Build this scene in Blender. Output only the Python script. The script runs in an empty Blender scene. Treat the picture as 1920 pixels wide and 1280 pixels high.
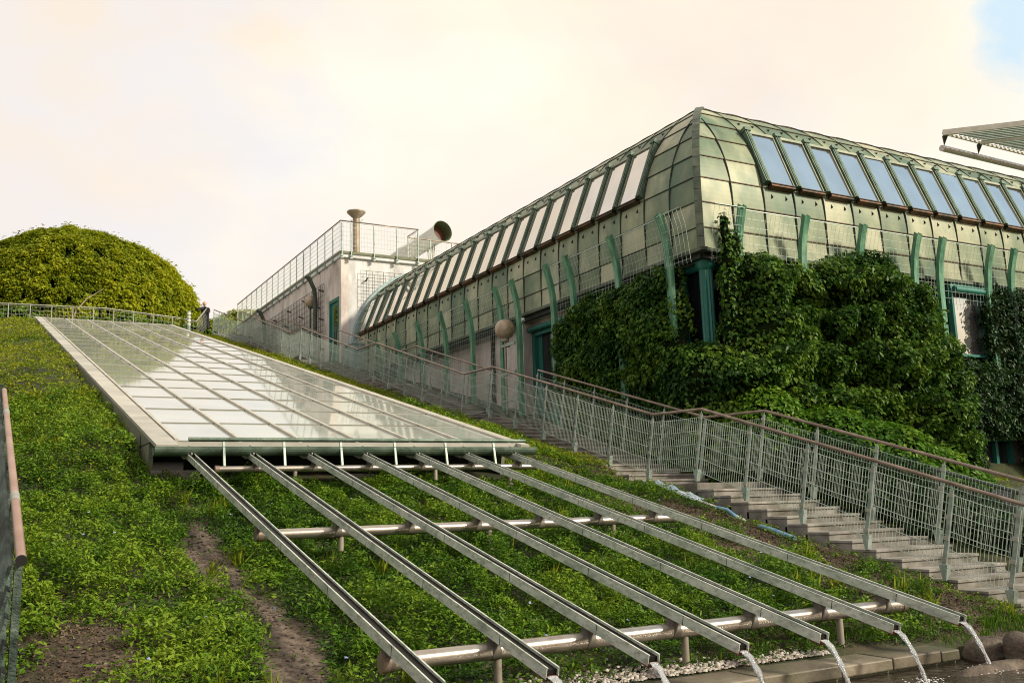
import bpy, math, random
import numpy as np
from mathutils import Vector, Matrix
R = math.radians
rng = np.random.default_rng(7)
random.seed(7)
scene = bpy.context.scene
col = scene.collection

# ------------------------------------------------------------------ camera, sky, sun
cam_d = bpy.data.cameras.new("camera"); cam = bpy.data.objects.new("camera", cam_d); col.objects.link(cam)
scene.camera = cam
yaw, pit, roll, foc = 5.11211701e-01, 1.68022932e-01, -3.16634791e-02, 1819.957
f_ = Vector((math.sin(yaw)*math.cos(pit), math.cos(yaw)*math.cos(pit), math.sin(pit)))
r_ = Vector((math.cos(yaw), -math.sin(yaw), 0)); u_ = r_.cross(f_)
r2 = r_*math.cos(roll)+u_*math.sin(roll); u2 = -r_*math.sin(roll)+u_*math.cos(roll)
cam.matrix_world = Matrix(((r2.x, u2.x, -f_.x, 0), (r2.y, u2.y, -f_.y, 0), (r2.z, u2.z, -f_.z, 0), (0, 0, 0, 1)))
cam_d.sensor_width = 36; cam_d.lens = foc/1920*36; cam_d.clip_start = 0.1; cam_d.clip_end = 2000

world = bpy.data.worlds.new("World"); scene.world = world; world.use_nodes = True
SUN_EL, SUN_DIR = 32, Vector((0.62, -0.78, 0)).normalized()
nt = world.node_tree; N = nt.nodes; Lk = nt.links
for n_ in list(N): N.remove(n_)
wo = N.new('ShaderNodeOutputWorld'); bg = N.new('ShaderNodeBackground')
sky = N.new('ShaderNodeTexSky'); sky.sky_type = 'NISHITA'; sky.sun_disc = False
sky.sun_elevation = R(SUN_EL); sky.sun_rotation = math.atan2(SUN_DIR.x, SUN_DIR.y)
tc = N.new('ShaderNodeTexCoord')
def wmath(op, a, b=None, c=None):
    m = N.new('ShaderNodeMath'); m.operation = op
    for i, v in enumerate((a, b, c)):
        if v is None: continue
        if isinstance(v, (int, float)): m.inputs[i].default_value = v
        else: Lk.new(v, m.inputs[i])
    return m.outputs[0]
def wdot(v):
    m = N.new('ShaderNodeVectorMath'); m.operation = 'DOT_PRODUCT'; Lk.new(tc.outputs['Generated'], m.inputs[0])
    m.inputs[1].default_value = Vector(v).normalized(); return m.outputs['Value']
def wnoise(scale, detail, dist, off):
    mp = N.new('ShaderNodeMapping'); mp.inputs['Location'].default_value = off; mp.inputs['Scale'].default_value = (1, 1, 1.6)
    Lk.new(tc.outputs['Generated'], mp.inputs[0])
    m = N.new('ShaderNodeTexNoise'); m.inputs['Scale'].default_value = scale; m.inputs['Detail'].default_value = detail
    m.inputs['Distortion'].default_value = dist; m.inputs['Roughness'].default_value = 0.52
    Lk.new(mp.outputs[0], m.inputs['Vector']); return m.outputs['Fac']
def wramp(fac, stops):
    m = N.new('ShaderNodeValToRGB'); Lk.new(fac, m.inputs[0]); e = m.color_ramp.elements
    while len(e) < len(stops): e.new(0.5)
    for k, (p, c) in enumerate(stops): e[k].position = p; e[k].color = (*c, 1)
    return m.outputs[0]
def wmix(fac, a, b):
    m = N.new('ShaderNodeMix'); m.data_type = 'RGBA'; Lk.new(fac, m.inputs[0]); Lk.new(a, m.inputs[6]); Lk.new(b, m.inputs[7]); return m.outputs[2]
n1 = wnoise(1.7, 5, 0.3, (3.1, 0.2, 1.4)); n2 = wnoise(3.2, 7, 0.6, (0.4, 5.2, 2.2)); n3 = wnoise(2.6, 4, 0.2, (7.4, 1.2, 0.2))
# broad cloud deck: lilac grey on the hill side (west), bright cream over the glasshouse
LILAC = (0.10, 0.94, 0.33); n4 = wnoise(9.0, 6, 0.4, (1.3, 2.2, 0.7))
BLUE2 = (0.8182, 0.3876, 0.4247)
side = wmath('MULTIPLY_ADD', wdot((1, 0.25, 0.35)), 0.55, 0.30)
fac = wmath('ADD', side, wmath('MULTIPLY', wmath('SUBTRACT', n1, 0.5), 1.25))
cloud = wramp(fac, [(0.40, (0.80, 0.745, 0.73)), (0.55, (0.89, 0.82, 0.76)), (0.68, (0.97, 0.89, 0.78)), (0.82, (1.03, 0.98, 0.84))])
tl = wmath('ADD', wdot((-0.044, .872, .488)), wmath('MULTIPLY', wmath('SUBTRACT', n2, 0.5), 0.10))
pch = wramp(tl, [(0.955, (0, 0, 0)), (1.0, (1, 1, 1))]); pc = N.new('ShaderNodeRGB'); pc.outputs[0].default_value = (0.96, 0.80, 0.60, 1)
ll = wmath('ADD', wdot(LILAC), wmath('MULTIPLY', wmath('SUBTRACT', n4, 0.5), 0.07))
lch = wramp(ll, [(0.965, (0, 0, 0)), (1.0, (.85, .85, .85))]); lc = N.new('ShaderNodeRGB'); lc.outputs[0].default_value = (0.86, 0.84, 0.86, 1)
cloud = wmix(pch, cloud, pc.outputs[0]); cloud = wmix(lch, cloud, lc.outputs[0])
peach = wramp(n3, [(0.46, (1.0, 1.0, 1.0)), (0.72, (1.08, 0.93, 0.74))])
mm = N.new('ShaderNodeMix'); mm.data_type = 'RGBA'; mm.blend_type = 'MULTIPLY'; mm.inputs[0].default_value = 0.6
Lk.new(cloud, mm.inputs[6]); Lk.new(peach, mm.inputs[7]); cloud = mm.outputs[2]
blue_amt = wmath('ADD', wdot((0.80, -0.14, 0.58)), wmath('MULTIPLY', wmath('SUBTRACT', n2, 0.5), 0.42))
bm_ = wramp(blue_amt, [(0.86, (0, 0, 0)), (0.90, (1, 1, 1))])
ba2 = wmath('ADD', wdot(BLUE2), wmath('MULTIPLY', wmath('SUBTRACT', n4, 0.5), 0.022))
bm2 = wramp(ba2, [(0.9920, (0, 0, 0)), (0.9932, (1, 1, 1))])
pb = N.new('ShaderNodeRGB'); pb.outputs[0].default_value = (0.66, 0.82, 0.93, 1); cloud = wmix(bm2, cloud, pb.outputs[0])
sv = N.new('ShaderNodeVectorMath'); sv.operation = 'SCALE'; Lk.new(sky.outputs[0], sv.inputs[0]); sv.inputs['Scale'].default_value = 0.10
ad = N.new('ShaderNodeVectorMath'); ad.operation = 'MULTIPLY_ADD'; Lk.new(sv.outputs[0], ad.inputs[0])
ad.inputs[1].default_value = (0.55, 0.55, 0.55); ad.inputs[2].default_value = (0.24, 0.38, 0.45)
m1 = N.new('ShaderNodeMix'); m1.data_type = 'RGBA'; Lk.new(bm_, m1.inputs[0]); Lk.new(cloud, m1.inputs[6]); Lk.new(ad.outputs[0], m1.inputs[7])
# evening glow behind the viewer, low above the horizon on the sun's side
gl = wramp(wdot((0.55, -0.80, 0.16)), [(0.80, (0, 0, 0)), (0.97, (0.7, 0.7, 0.7))])
gc = N.new('ShaderNodeRGB'); gc.outputs[0].default_value = (1.15, 0.90, 0.55, 1)
fin = wmix(gl, m1.outputs[2], gc.outputs[0])
Lk.new(fin, bg.inputs[0]); bg.inputs[1].default_value = 1.0; Lk.new(bg.outputs[0], wo.inputs[0])

sl_ = bpy.data.lights.new("sun", 'SUN'); sl_.energy = 4.2; sl_.angle = R(9); sl_.color = (1.0, 0.90, 0.72)
so = bpy.data.objects.new("sun", sl_); col.objects.link(so)
sd = Vector((SUN_DIR.x*math.cos(R(SUN_EL)), SUN_DIR.y*math.cos(R(SUN_EL)), math.sin(R(SUN_EL))))
so.rotation_euler = sd.to_track_quat('Z', 'Y').to_euler(); so.location = (0, -20, 40)
vs = scene.view_settings; vs.view_transform = 'Standard'; vs.look = 'None'; vs.exposure = 0.08; vs.gamma = 1; vs.use_curve_mapping = False
cyc = scene.cycles; cyc.max_bounces = 6; cyc.diffuse_bounces = 2; cyc.glossy_bounces = 4; cyc.transmission_bounces = 4; cyc.transparent_max_bounces = 8
cyc.use_denoising = True; cyc.filter_width = 1.05; cyc.caustics_reflective = False; cyc.caustics_refractive = False

# ------------------------------------------------------------------ helpers
SL = R(13.4815); SV = Vector((0, math.cos(SL), math.sin(SL))); NV = Vector((0, -math.sin(SL), math.cos(SL)))
def plane_z(y, d): return (d+math.sin(SL)*y)/math.cos(SL)     # height of the plane at normal distance d
DG, DGL, DCH, DPI = -2.813, -2.2, -2.3, -2.48

class MB:
    def __init__(s): s.v = []; s.f = []; s.m = []; s.t = []; s.smooth = []
    def add(s, vs_, fs, mi=0, tint=0.5, smooth=False):
        b = len(s.v); s.v += [tuple(p) for p in vs_]
        for f in fs: s.f.append([i+b for i in f]); s.m.append(mi); s.t.append(tint); s.smooth.append(smooth)
        return s
    def obox(s, c, ax, ay, az, mi=0, tint=0.5):     # centre and three half vectors
        c = Vector(c); ax, ay, az = Vector(ax), Vector(ay), Vector(az)
        p = [c+ax*i+ay*j+az*k for k in (-1, 1) for j in (-1, 1) for i in (-1, 1)]
        return s.add(p, [(0, 2, 3, 1), (4, 5, 7, 6), (0, 1, 5, 4), (2, 6, 7, 3), (0, 4, 6, 2), (1, 3, 7, 5)], mi, tint)
    def box(s, x0, x1, y0, y1, z0, z1, mi=0, tint=0.5):
        return s.obox(((x0+x1)/2, (y0+y1)/2, (z0+z1)/2), ((x1-x0)/2, 0, 0), (0, (y1-y0)/2, 0), (0, 0, (z1-z0)/2), mi, tint)
    def bar(s, a, b, w, h, up=(0, 0, 1), mi=0, tint=0.5):   # rectangular bar from a to b
        a, b = Vector(a), Vector(b); d = (b-a); L = d.length; d.normalize(); up = Vector(up)
        sd_ = d.cross(up); sd_.normalize(); u = sd_.cross(d)
        return s.obox((a+b)/2, d*L/2, sd_*w/2, u*h/2, mi, tint)
    def tube(s, pts, r, n=8, mi=0, cap=True, smooth=True, tint=0.5):
        pts = [Vector(p) for p in pts]; rs = r if isinstance(r, (list, tuple)) else [r]*len(pts)
        vs_ = []; prev = None
        for i, p in enumerate(pts):
            d = (pts[min(i+1, len(pts)-1)]-pts[max(i-1, 0)]).normalized()
            a = prev if prev is not None else (Vector((0, 0, 1)) if abs(d.z) < .9 else Vector((1, 0, 0)))
            x = (a-d*a.dot(d)).normalized(); prev = x; y = d.cross(x)
            for k in range(n):
                t = 2*math.pi*(k+.5)/n; vs_.append(p+x*(math.cos(t)*rs[i])+y*(math.sin(t)*rs[i]))
        fs = [(i*n+k, i*n+(k+1) % n, (i+1)*n+(k+1) % n, (i+1)*n+k) for i in range(len(pts)-1) for k in range(n)]
        s.add(vs_, fs, mi, tint, smooth)
        if cap:
            s.add(vs_[:n], [tuple(range(n))[::-1]], mi, tint); s.add(vs_[-n:], [tuple(range(n))], mi, tint)
        return s
    def ext(s, prof, path_a, path_b, ux, uz, mi=0, tint=0.5, closed=True, cap=True):   # 2d profile swept a->b
        a, b, ux, uz = Vector(path_a), Vector(path_b), Vector(ux), Vector(uz); n = len(prof)
        vs_ = [q+ux*p[0]+uz*p[1] for q in (a, b) for p in prof]
        fs = [(k, (k+1) % n, n+(k+1) % n, n+k) for k in range(n if closed else n-1)]
        s.add(vs_, fs, mi, tint)
        if cap: s.add(vs_[:n], [tuple(range(n))[::-1]], mi, tint); s.add(vs_[n:], [tuple(range(n))], mi, tint)
        return s
    def sphere(s, c, rx, ry, rz, nu=20, nv=12, mi=0, fn=None, tint=0.5):
        vs_ = []
        for j in range(nv+1):
            for i in range(nu):
                th = math.pi*j/nv; ph = 2*math.pi*i/nu
                d = Vector((math.sin(th)*math.cos(ph), math.sin(th)*math.sin(ph), math.cos(th))); k = fn(d) if fn else 1
                vs_.append((c[0]+rx*d.x*k, c[1]+ry*d.y*k, c[2]+rz*d.z*k))
        fs = [(j*nu+i, (j+1)*nu+i, (j+1)*nu+(i+1) % nu, j*nu+(i+1) % nu) for j in range(nv) for i in range(nu)]
        return s.add(vs_, fs, mi, tint, True)
WL = {}
def wl(o): return WL.get(o.name, Vector((0, 0, 0))) if o else Vector((0, 0, 0))
def tag(o, label=None, cat=None, group=None, kind=None):
    if label: o['label'] = label
    if cat: o['category'] = cat
    if group: o['group'] = group
    if kind: o['kind'] = kind
    return o
def thing(name, label, cat, loc=(0, 0, 0), group=None):
    o = bpy.data.objects.new(name, None); col.objects.link(o); o.location = loc; o.empty_display_size = .2; WL[o.name] = Vector(loc)
    return tag(o, label, cat, group)
def obj(name, mb, mats, parent=None, loc=None, bevel=0, label=None):
    if not isinstance(mats, (list, tuple)): mats = [mats]
    base = wl(parent); L = Vector(loc) if loc is not None else base
    me = bpy.data.meshes.new(name); me.from_pydata([(p[0]-L.x, p[1]-L.y, p[2]-L.z) for p in mb.v], [], mb.f)
    for m in mats: me.materials.append(m)
    me.polygons.foreach_set('material_index', mb.m); me.polygons.foreach_set('use_smooth', mb.smooth)
    at = me.attributes.new('tint', 'FLOAT', 'FACE'); at.data.foreach_set('value', mb.t)
    me.update()
    o = bpy.data.objects.new(name, me); col.objects.link(o)
    if parent: o.parent = parent
    o.location = L-base; WL[o.name] = L
    if bevel:
        b = o.modifiers.new('bevel', 'BEVEL'); b.width = bevel; b.segments = 2; b.limit_method = 'ANGLE'
    if label: o['label'] = label
    return o
def inst(src, parent, loc):         # another copy of a part sharing its mesh; loc is world
    c = src.copy(); col.objects.link(c); c.parent = parent; c.location = Vector(loc)-wl(parent); WL[c.name] = Vector(loc); return c

# ------------------------------------------------------------------ materials
def mat(name, stops, scale=6, detail=6, rough=.6, metal=0, bump=.0, bscale=40, tintc=0, spec=.5, stretch=(1, 1, 1), rvar=.0, dirt=None, dscale=2.5, coat=0):
    m = bpy.data.materials.new(name); m.use_nodes = True; t = m.node_tree; n = t.nodes; l = t.links; b = n['Principled BSDF']
    g = n.new('ShaderNodeNewGeometry'); mp = n.new('ShaderNodeMapping'); mp.inputs['Scale'].default_value = stretch; l.new(g.outputs['Position'], mp.inputs[0])
    ns = n.new('ShaderNodeTexNoise'); ns.inputs['Scale'].default_value = scale; ns.inputs['Detail'].default_value = detail; l.new(mp.outputs[0], ns.inputs['Vector'])
    fac = ns.outputs['Fac']
    if tintc:
        at = n.new('ShaderNodeAttribute'); at.attribute_name = 'tint'
        ma = n.new('ShaderNodeMath'); ma.operation = 'SUBTRACT'; l.new(at.outputs['Fac'], ma.inputs[0]); ma.inputs[1].default_value = .5
        mb_ = n.new('ShaderNodeMath'); mb_.operation = 'MULTIPLY_ADD'; l.new(ma.outputs[0], mb_.inputs[0]); mb_.inputs[1].default_value = tintc; l.new(fac, mb_.inputs[2]); fac = mb_.outputs[0]
    rp = n.new('ShaderNodeValToRGB'); l.new(fac, rp.inputs[0]); e = rp.color_ramp.elements
    while len(e) < len(stops): e.new(.5)
    for k, (p, c) in enumerate(stops): e[k].position = p; e[k].color = (*c, 1)
    out = rp.outputs[0]
    if dirt:
        n2_ = n.new('ShaderNodeTexNoise'); n2_.inputs['Scale'].default_value = dscale; n2_.inputs['Detail'].default_value = 8; n2_.inputs['Roughness'].default_value = .65; l.new(mp.outputs[0], n2_.inputs['Vector'])
        r2_ = n.new('ShaderNodeValToRGB'); l.new(n2_.outputs['Fac'], r2_.inputs[0]); r2_.color_ramp.elements[0].position = .46; r2_.color_ramp.elements[1].position = .68
        r2_.color_ramp.elements[1].color = (.75, .75, .75, 1)
        mx = n.new('ShaderNodeMix'); mx.data_type = 'RGBA'; l.new(r2_.outputs[0], mx.inputs[0]); l.new(out, mx.inputs[6]); mx.inputs[7].default_value = (*dirt, 1); out = mx.outputs[2]
    l.new(out, b.inputs['Base Color']); b.inputs['Roughness'].default_value = rough; b.inputs['Metallic'].default_value = metal
    b.inputs['Specular IOR Level'].default_value = spec; b.inputs['Coat Weight'].default_value = coat
    if rvar:
        rr = n.new('ShaderNodeMath'); rr.operation = 'MULTIPLY_ADD'; l.new(ns.outputs['Fac'], rr.inputs[0]); rr.inputs[1].default_value = rvar; rr.inputs[2].default_value = rough-rvar/2; l.new(rr.outputs[0], b.inputs['Roughness'])
    if bump:
        nb = n.new('ShaderNodeTexNoise'); nb.inputs['Scale'].default_value = bscale; nb.inputs['Detail'].default_value = 5; l.new(mp.outputs[0], nb.inputs['Vector'])
        bp = n.new('ShaderNodeBump'); bp.inputs['Strength'].default_value = bump; bp.inputs['Distance'].default_value = .02; l.new(nb.outputs['Fac'], bp.inputs['Height']); l.new(bp.outputs[0], b.inputs['Normal'])
    return m
def leaf_mat(name, c0, c1, c2, trans=.3, rough=.45):
    m = bpy.data.materials.new(name); m.use_nodes = True; t = m.node_tree; n = t.nodes; l = t.links; b = n['Principled BSDF']
    at = n.new('ShaderNodeAttribute'); at.attribute_name = 'tint'
    rp = n.new('ShaderNodeValToRGB'); l.new(at.outputs['Fac'], rp.inputs[0]); e = rp.color_ramp.elements; e.new(.5)
    for k, (p, c) in enumerate(((0, c0), (.5, c1), (1, c2))): e[k].position = p; e[k].color = (*c, 1)
    l.new(rp.outputs[0], b.inputs['Base Color']); b.inputs['Roughness'].default_value = rough; b.inputs['Specular IOR Level'].default_value = .18
    tr = n.new('ShaderNodeBsdfTranslucent'); l.new(rp.outputs[0], tr.inputs[0]); ms = n.new('ShaderNodeMixShader'); ms.inputs[0].default_value = trans
    l.new(b.outputs[0], ms.inputs[1]); l.new(tr.outputs[0], ms.inputs[2]); l.new(ms.outputs[0], n['Material Output'].inputs[0])
    return m
M = {}
M['soil'] = mat('soil', [(.3, (.030, .022, .014)), (.55, (.060, .043, .028)), (.75, (.10, .075, .05))], 5, 8, .95, bump=.9, bscale=25)
M['roof'] = mat('patina_sheet', [(.22, (.10, .145, .085)), (.48, (.225, .265, .155)), (.74, (.43, .43, .29))], 1.6, 7, .50, metal=.06, bump=.12, bscale=1.6, tintc=.5, rvar=.2, spec=.4, dirt=(.075, .15, .095), dscale=1.3, stretch=(1, 1, .55))
M['seam'] = mat('dark_seam', [(.3, (.012, .016, .012)), (.7, (.03, .035, .024))], 8, 4, .6, metal=.3)
M['rust_seam'] = mat('copper_edge', [(.3, (.06, .028, .014)), (.7, (.14, .062, .028))], 8, 4, .6, metal=.3)
M['cap'] = mat('hip_cap', [(.3, (.045, .065, .045)), (.7, (.13, .15, .10))], 5, 6, .5, metal=.3, tintc=.3, bump=.2)
M['green'] = mat('green_patina_steel', [(.3, (.05, .19, .11)), (.5, (.11, .30, .18)), (.72, (.22, .40, .24))], 3.5, 8, .5, bump=.25, bscale=30, dirt=(.05, .10, .055), dscale=5, stretch=(2, 2, .5))
M['teal'] = mat('teal_paint', [(.3, (.012, .12, .095)), (.7, (.03, .20, .155))], 3, 5, .42, bump=.05, stretch=(4, 4, .5))
M['ribs'] = mat('window_rib', [(.3, (.04, .085, .055)), (.7, (.13, .19, .13))], 4, 6, .5, metal=.2, bump=.2, stretch=(3, 3, 1))
M['frame'] = mat('window_frame', [(.3, (.20, .22, .15)), (.7, (.32, .34, .25))], 4, 6, .5, metal=.2)
M['sill'] = mat('copper_sill', [(.35, (.05, .035, .02)), (.7, (.20, .085, .035))], 3, 5, .5, metal=.4)
M['plaster'] = mat('pink_grey_plaster', [(.3, (.56, .49, .45)), (.55, (.74, .67, .62)), (.75, (.82, .77, .73))], 1.3, 8, .85, bump=.15, dirt=(.30, .25, .20), dscale=1.6, stretch=(1, 1, .45))
M['white'] = mat('white_plaster', [(.3, (.66, .66, .65)), (.7, (.80, .81, .81))], 1.2, 8, .8, bump=.1, dirt=(.36, .34, .31), dscale=1.8, stretch=(1, 1, .35))
M['concrete'] = mat('concrete', [(.3, (.17, .16, .14)), (.55, (.28, .265, .235)), (.75, (.38, .36, .325))], 3, 9, .9, bump=.4, bscale=30, dirt=(.075, .07, .045), dscale=2.2, tintc=.2)
M['tile'] = mat('kerb_tile', [(.3, (.34, .33, .285)), (.7, (.47, .455, .40))], 2, 7, .8, bump=.15, tintc=.35)
M['algae'] = mat('algae_concrete', [(.3, (.14, .16, .10)), (.6, (.28, .29, .20)), (.8, (.38, .36, .28))], 2.5, 8, .85, bump=.3, dirt=(.05, .075, .03))
M['galv'] = mat('galvanised_mint', [(.3, (.26, .35, .30)), (.55, (.38, .46, .41)), (.75, (.50, .57, .51))], 4, 7, .5, metal=.3, bump=.1, dirt=(.12, .14, .11), dscale=6)
M['wire'] = mat('galvanised_wire', [(.3, (.42, .52, .46)), (.7, (.60, .70, .63))], 5, 4, .45, metal=.4)
M['pale_wire'] = mat('pale_wire', [(.3, (.30, .31, .26)), (.7, (.45, .45, .39))], 5, 4, .5, metal=.3)
M['rail'] = mat('brown_handrail', [(.3, (.17, .12, .09)), (.6, (.28, .215, .17)), (.8, (.42, .35, .29))], 5, 6, .38, metal=.35, bump=.05, stretch=(1, 1, 1))
M['copper'] = mat('pink_copper_rail', [(.3, (.36, .21, .15)), (.7, (.52, .34, .26))], 2.5, 5, .38, metal=.6)
M['chan'] = mat('channel_zinc', [(.28, (.36, .42, .35)), (.5, (.56, .61, .52)), (.72, (.70, .72, .64))], 3, 9, .5, metal=.1, bump=.12, dirt=(.20, .22, .17), dscale=11, stretch=(1, 1, 2.5))
M['slot'] = mat('black_slot', [(.3, (.006, .005, .004)), (.7, (.014, .011, .008))], 8, 4, .5, spec=.2)
M['rusty'] = mat('rusty_mouth', [(.3, (.06, .016, .010)), (.6, (.16, .04, .022)), (.8, (.07, .022, .014))], 14, 5, .6)
M['pipe'] = mat('steel_pipe', [(.3, (.36, .32, .28)), (.7, (.56, .52, .47))], 3, 6, .28, metal=.8, bump=.03, rvar=.2, dirt=(.20, .13, .09), dscale=3)
M['post'] = mat('steel_post', [(.3, (.26, .23, .18)), (.7, (.42, .38, .31))], 5, 6, .6, metal=.3, dirt=(.12, .10, .07))
M['glass'] = mat('panel_glass', [(.3, (.38, .41, .36)), (.7, (.50, .53, .47))], 1.1, 5, .05, spec=.7, bump=.012, bscale=2.0, tintc=.15, coat=.2)
M['bar'] = mat('glazing_bar', [(.3, (.42, .40, .33)), (.7, (.60, .57, .49))], 3, 6, .5, metal=.2)
M['bar_dark'] = mat('glazing_joint', [(.3, (.16, .155, .13)), (.7, (.26, .25, .21))], 3, 6, .6)
M['gutter'] = mat('green_gutter', [(.3, (.07, .11, .085)), (.55, (.14, .20, .155)), (.8, (.27, .32, .26))], 3, 8, .5, metal=.3, bump=.2, dirt=(.05, .07, .05), dscale=5)
M['mirror'] = mat('coated_glass', [(.3, (.68, .68, .67)), (.7, (.80, .80, .78))], 1.5, 6, .035, metal=.9, bump=.03, bscale=1.1)
M['dark_glass'] = mat('dark_glass', [(.3, (.012, .016, .016)), (.7, (.02, .026, .025))], 2, 3, .03, spec=.6)
M['dark'] = mat('dark_void', [(.3, (.01, .01, .01)), (.7, (.02, .02, .018))], 3, 3, .9)  # near-black for small dark parts and for painted shade in recesses and interiors
M['blue_grey'] = mat('pale_blue_coping', [(.3, (.22, .32, .34)), (.7, (.36, .46, .47))], 3, 6, .5, metal=.2, bump=.1)
M['rust_pole'] = mat('weathered_copper_pole', [(.3, (.20, .13, .08)), (.6, (.38, .33, .24)), (.8, (.30, .19, .12))], 2, 8, .5, metal=.4, bump=.2, stretch=(1, 1, .6))
M['cream'] = mat('cream_duct', [(.3, (.50, .52, .44)), (.7, (.66, .66, .58))], 1.5, 6, .5, bump=.05)
M['duct_in'] = mat('duct_inside', [(.3, (.05, .07, .025)), (.7, (.10, .11, .04))], 3, 5, .7)
M['globe'] = mat('weathered_globe', [(.3, (.30, .22, .14)), (.55, (.46, .37, .26)), (.8, (.58, .50, .40))], 5, 8, .4, dirt=(.26, .17, .09), dscale=4)
M['whitepl'] = mat('white_plastic', [(.3, (.6, .6, .58)), (.7, (.72, .72, .7))], 3, 3, .4)
M['black'] = mat('black_cloth', [(.3, (.012, .012, .014)), (.7, (.03, .03, .034))], 8, 3, .8)
M['skin'] = mat('skin', [(.3, (.50, .30, .22)), (.7, (.60, .38, .28))], 5, 3, .6)
M['hair'] = mat('orange_hair', [(.3, (.62, .18, .09)), (.7, (.80, .27, .15))], 9, 3, .6)
M['stone'] = mat('boulder', [(.3, (.05, .036, .026)), (.55, (.11, .082, .058)), (.75, (.20, .155, .115))], 7, 9, .75, bump=1.0, bscale=30, dirt=(.05, .05, .035), dscale=5)
M['paving'] = mat('wet_flagstone', [(.3, (.06, .050, .032)), (.5, (.15, .125, .088)), (.72, (.32, .27, .20))], 1.7, 9, .55, bump=.5, bscale=14, tintc=.3, rvar=.3, dirt=(.075, .08, .035), dscale=2.4)
M['pebble'] = mat('pebble', [(.2, (.20, .17, .14)), (.5, (.38, .34, .29)), (.8, (.56, .52, .46))], 9, 4, .8, tintc=.9)
M['crumb'] = mat('soil_crumb', [(.2, (.05, .035, .025)), (.5, (.16, .12, .09)), (.8, (.34, .30, .26))], 9, 4, .9, tintc=.9)
M['clamp'] = mat('dull_clamp', [(.3, (.07, .06, .05)), (.7, (.18, .16, .13))], 6, 5, .6, metal=.3)
M['path'] = mat('path_slab', [(.3, (.26, .23, .19)), (.7, (.40, .36, .31))], 2, 8, .85, bump=.3)
M['hose'] = mat('blue_hose', [(.3, (.08, .22, .34)), (.7, (.20, .38, .50))], 9, 5, .5)
M['sheet_blue'] = mat('crumpled_blue_sheet', [(.3, (.16, .24, .34)), (.7, (.42, .50, .56))], 12, 5, .4)
M['bark'] = mat('bark', [(.3, (.05, .035, .022)), (.7, (.12, .09, .06))], 8, 6, .9, bump=.5)
M['corr'] = mat('grey_corrugated', [(.3, (.20, .21, .21)), (.7, (.30, .31, .31))], 4, 5, .5, metal=.3)
M['darkrail'] = mat('dark_green_rail', [(.3, (.03, .045, .032)), (.7, (.07, .09, .065))], 5, 5, .5, metal=.2)
M['cladding'] = mat('weathered_board', [(.35, (.012, .02, .016)), (.5, (.055, .085, .068)), (.7, (.16, .21, .175))], 3.0, 10, .7, bump=.6, bscale=25, stretch=(2, .6, 2.2))
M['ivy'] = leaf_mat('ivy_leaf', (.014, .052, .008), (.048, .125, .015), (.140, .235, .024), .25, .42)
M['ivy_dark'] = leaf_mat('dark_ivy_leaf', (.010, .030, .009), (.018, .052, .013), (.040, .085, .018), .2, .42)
M['ivy_bright'] = leaf_mat('young_ivy_leaf', (.040, .120, .010), (.095, .210, .015), (.190, .300, .025), .3, .45)
M['dome'] = leaf_mat('dome_leaf', (.110, .165, .008), (.280, .330, .014), (.470, .470, .022), .35, .5)
M['cover'] = leaf_mat('cover_leaf', (.030, .090, .008), (.098, .205, .012), (.225, .330, .022), .3, .45)
M['sedge'] = leaf_mat('slope_leaf', (.080, .150, .008), (.185, .260, .012), (.340, .360, .025), .35, .55)
M['petal'] = leaf_mat('petal', (.25, .30, .55), (.36, .42, .66), (.5, .55, .75), .2, .7)
M['mulch'] = leaf_mat('mulch_flake', (.030, .019, .011), (.080, .054, .034), (.18, .125, .085), .0, .9)
M['gap_shade'] = mat('ivy_gap_shade', [(.3, (.005, .010, .003)), (.7, (.012, .020, .006))], 6, 5, 1.0, spec=.02)  # near-black colour standing in for shade deep inside the foliage
# water
def water_mat(name, col_, rough, bscale, bstr, trans=0.0):
    m = mat(name, [(.3, col_), (.7, tuple(c*1.6 for c in col_))], 2, 4, rough, spec=.6, bump=bstr, bscale=bscale)
    m.node_tree.nodes['Principled BSDF'].inputs['Transmission Weight'].default_value = trans
    m.node_tree.nodes['Principled BSDF'].inputs['IOR'].default_value = 1.33
    return m
M['pond'] = water_mat('pond_water', (.022, .016, .010), .03, 9, 1.6)
M['jet'] = water_mat('falling_water', (.80, .82, .84), .08, 60, .6, .72)
M['foam'] = mat('foam', [(.3, (.5, .5, .48)), (.7, (.8, .8, .78))], 30, 5, .4)
# ------------------------------------------------------------------ numpy noise
def _h(ix, iy, s):
    n = (ix.astype(np.int64)*374761393+iy.astype(np.int64)*668265263+s*1442695041) & 0xffffffff
    n = ((n ^ (n >> 13))*1274126177) & 0xffffffff
    return ((n ^ (n >> 16)) & 0xffff)/65535.0
def vn(x, y, s=0):
    ix = np.floor(x); iy = np.floor(y); fx = x-ix; fy = y-iy; fx = fx*fx*(3-2*fx); fy = fy*fy*(3-2*fy)
    a = _h(ix, iy, s); b = _h(ix+1, iy, s); c = _h(ix, iy+1, s); d = _h(ix+1, iy+1, s)
    return (a*(1-fx)+b*fx)*(1-fy)+(c*(1-fx)+d*fx)*fy
def fbm(x, y, s=0, o=4):
    t = 0; a = .5; w = 0
    for k in range(o): t = t+a*vn(x*2**k, y*2**k, s+k*17); w += a; a *= .5
    return t/w
def sstep(a, b, x): t = np.clip((x-a)/(b-a), 0, 1); return t*t*(3-2*t)
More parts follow.
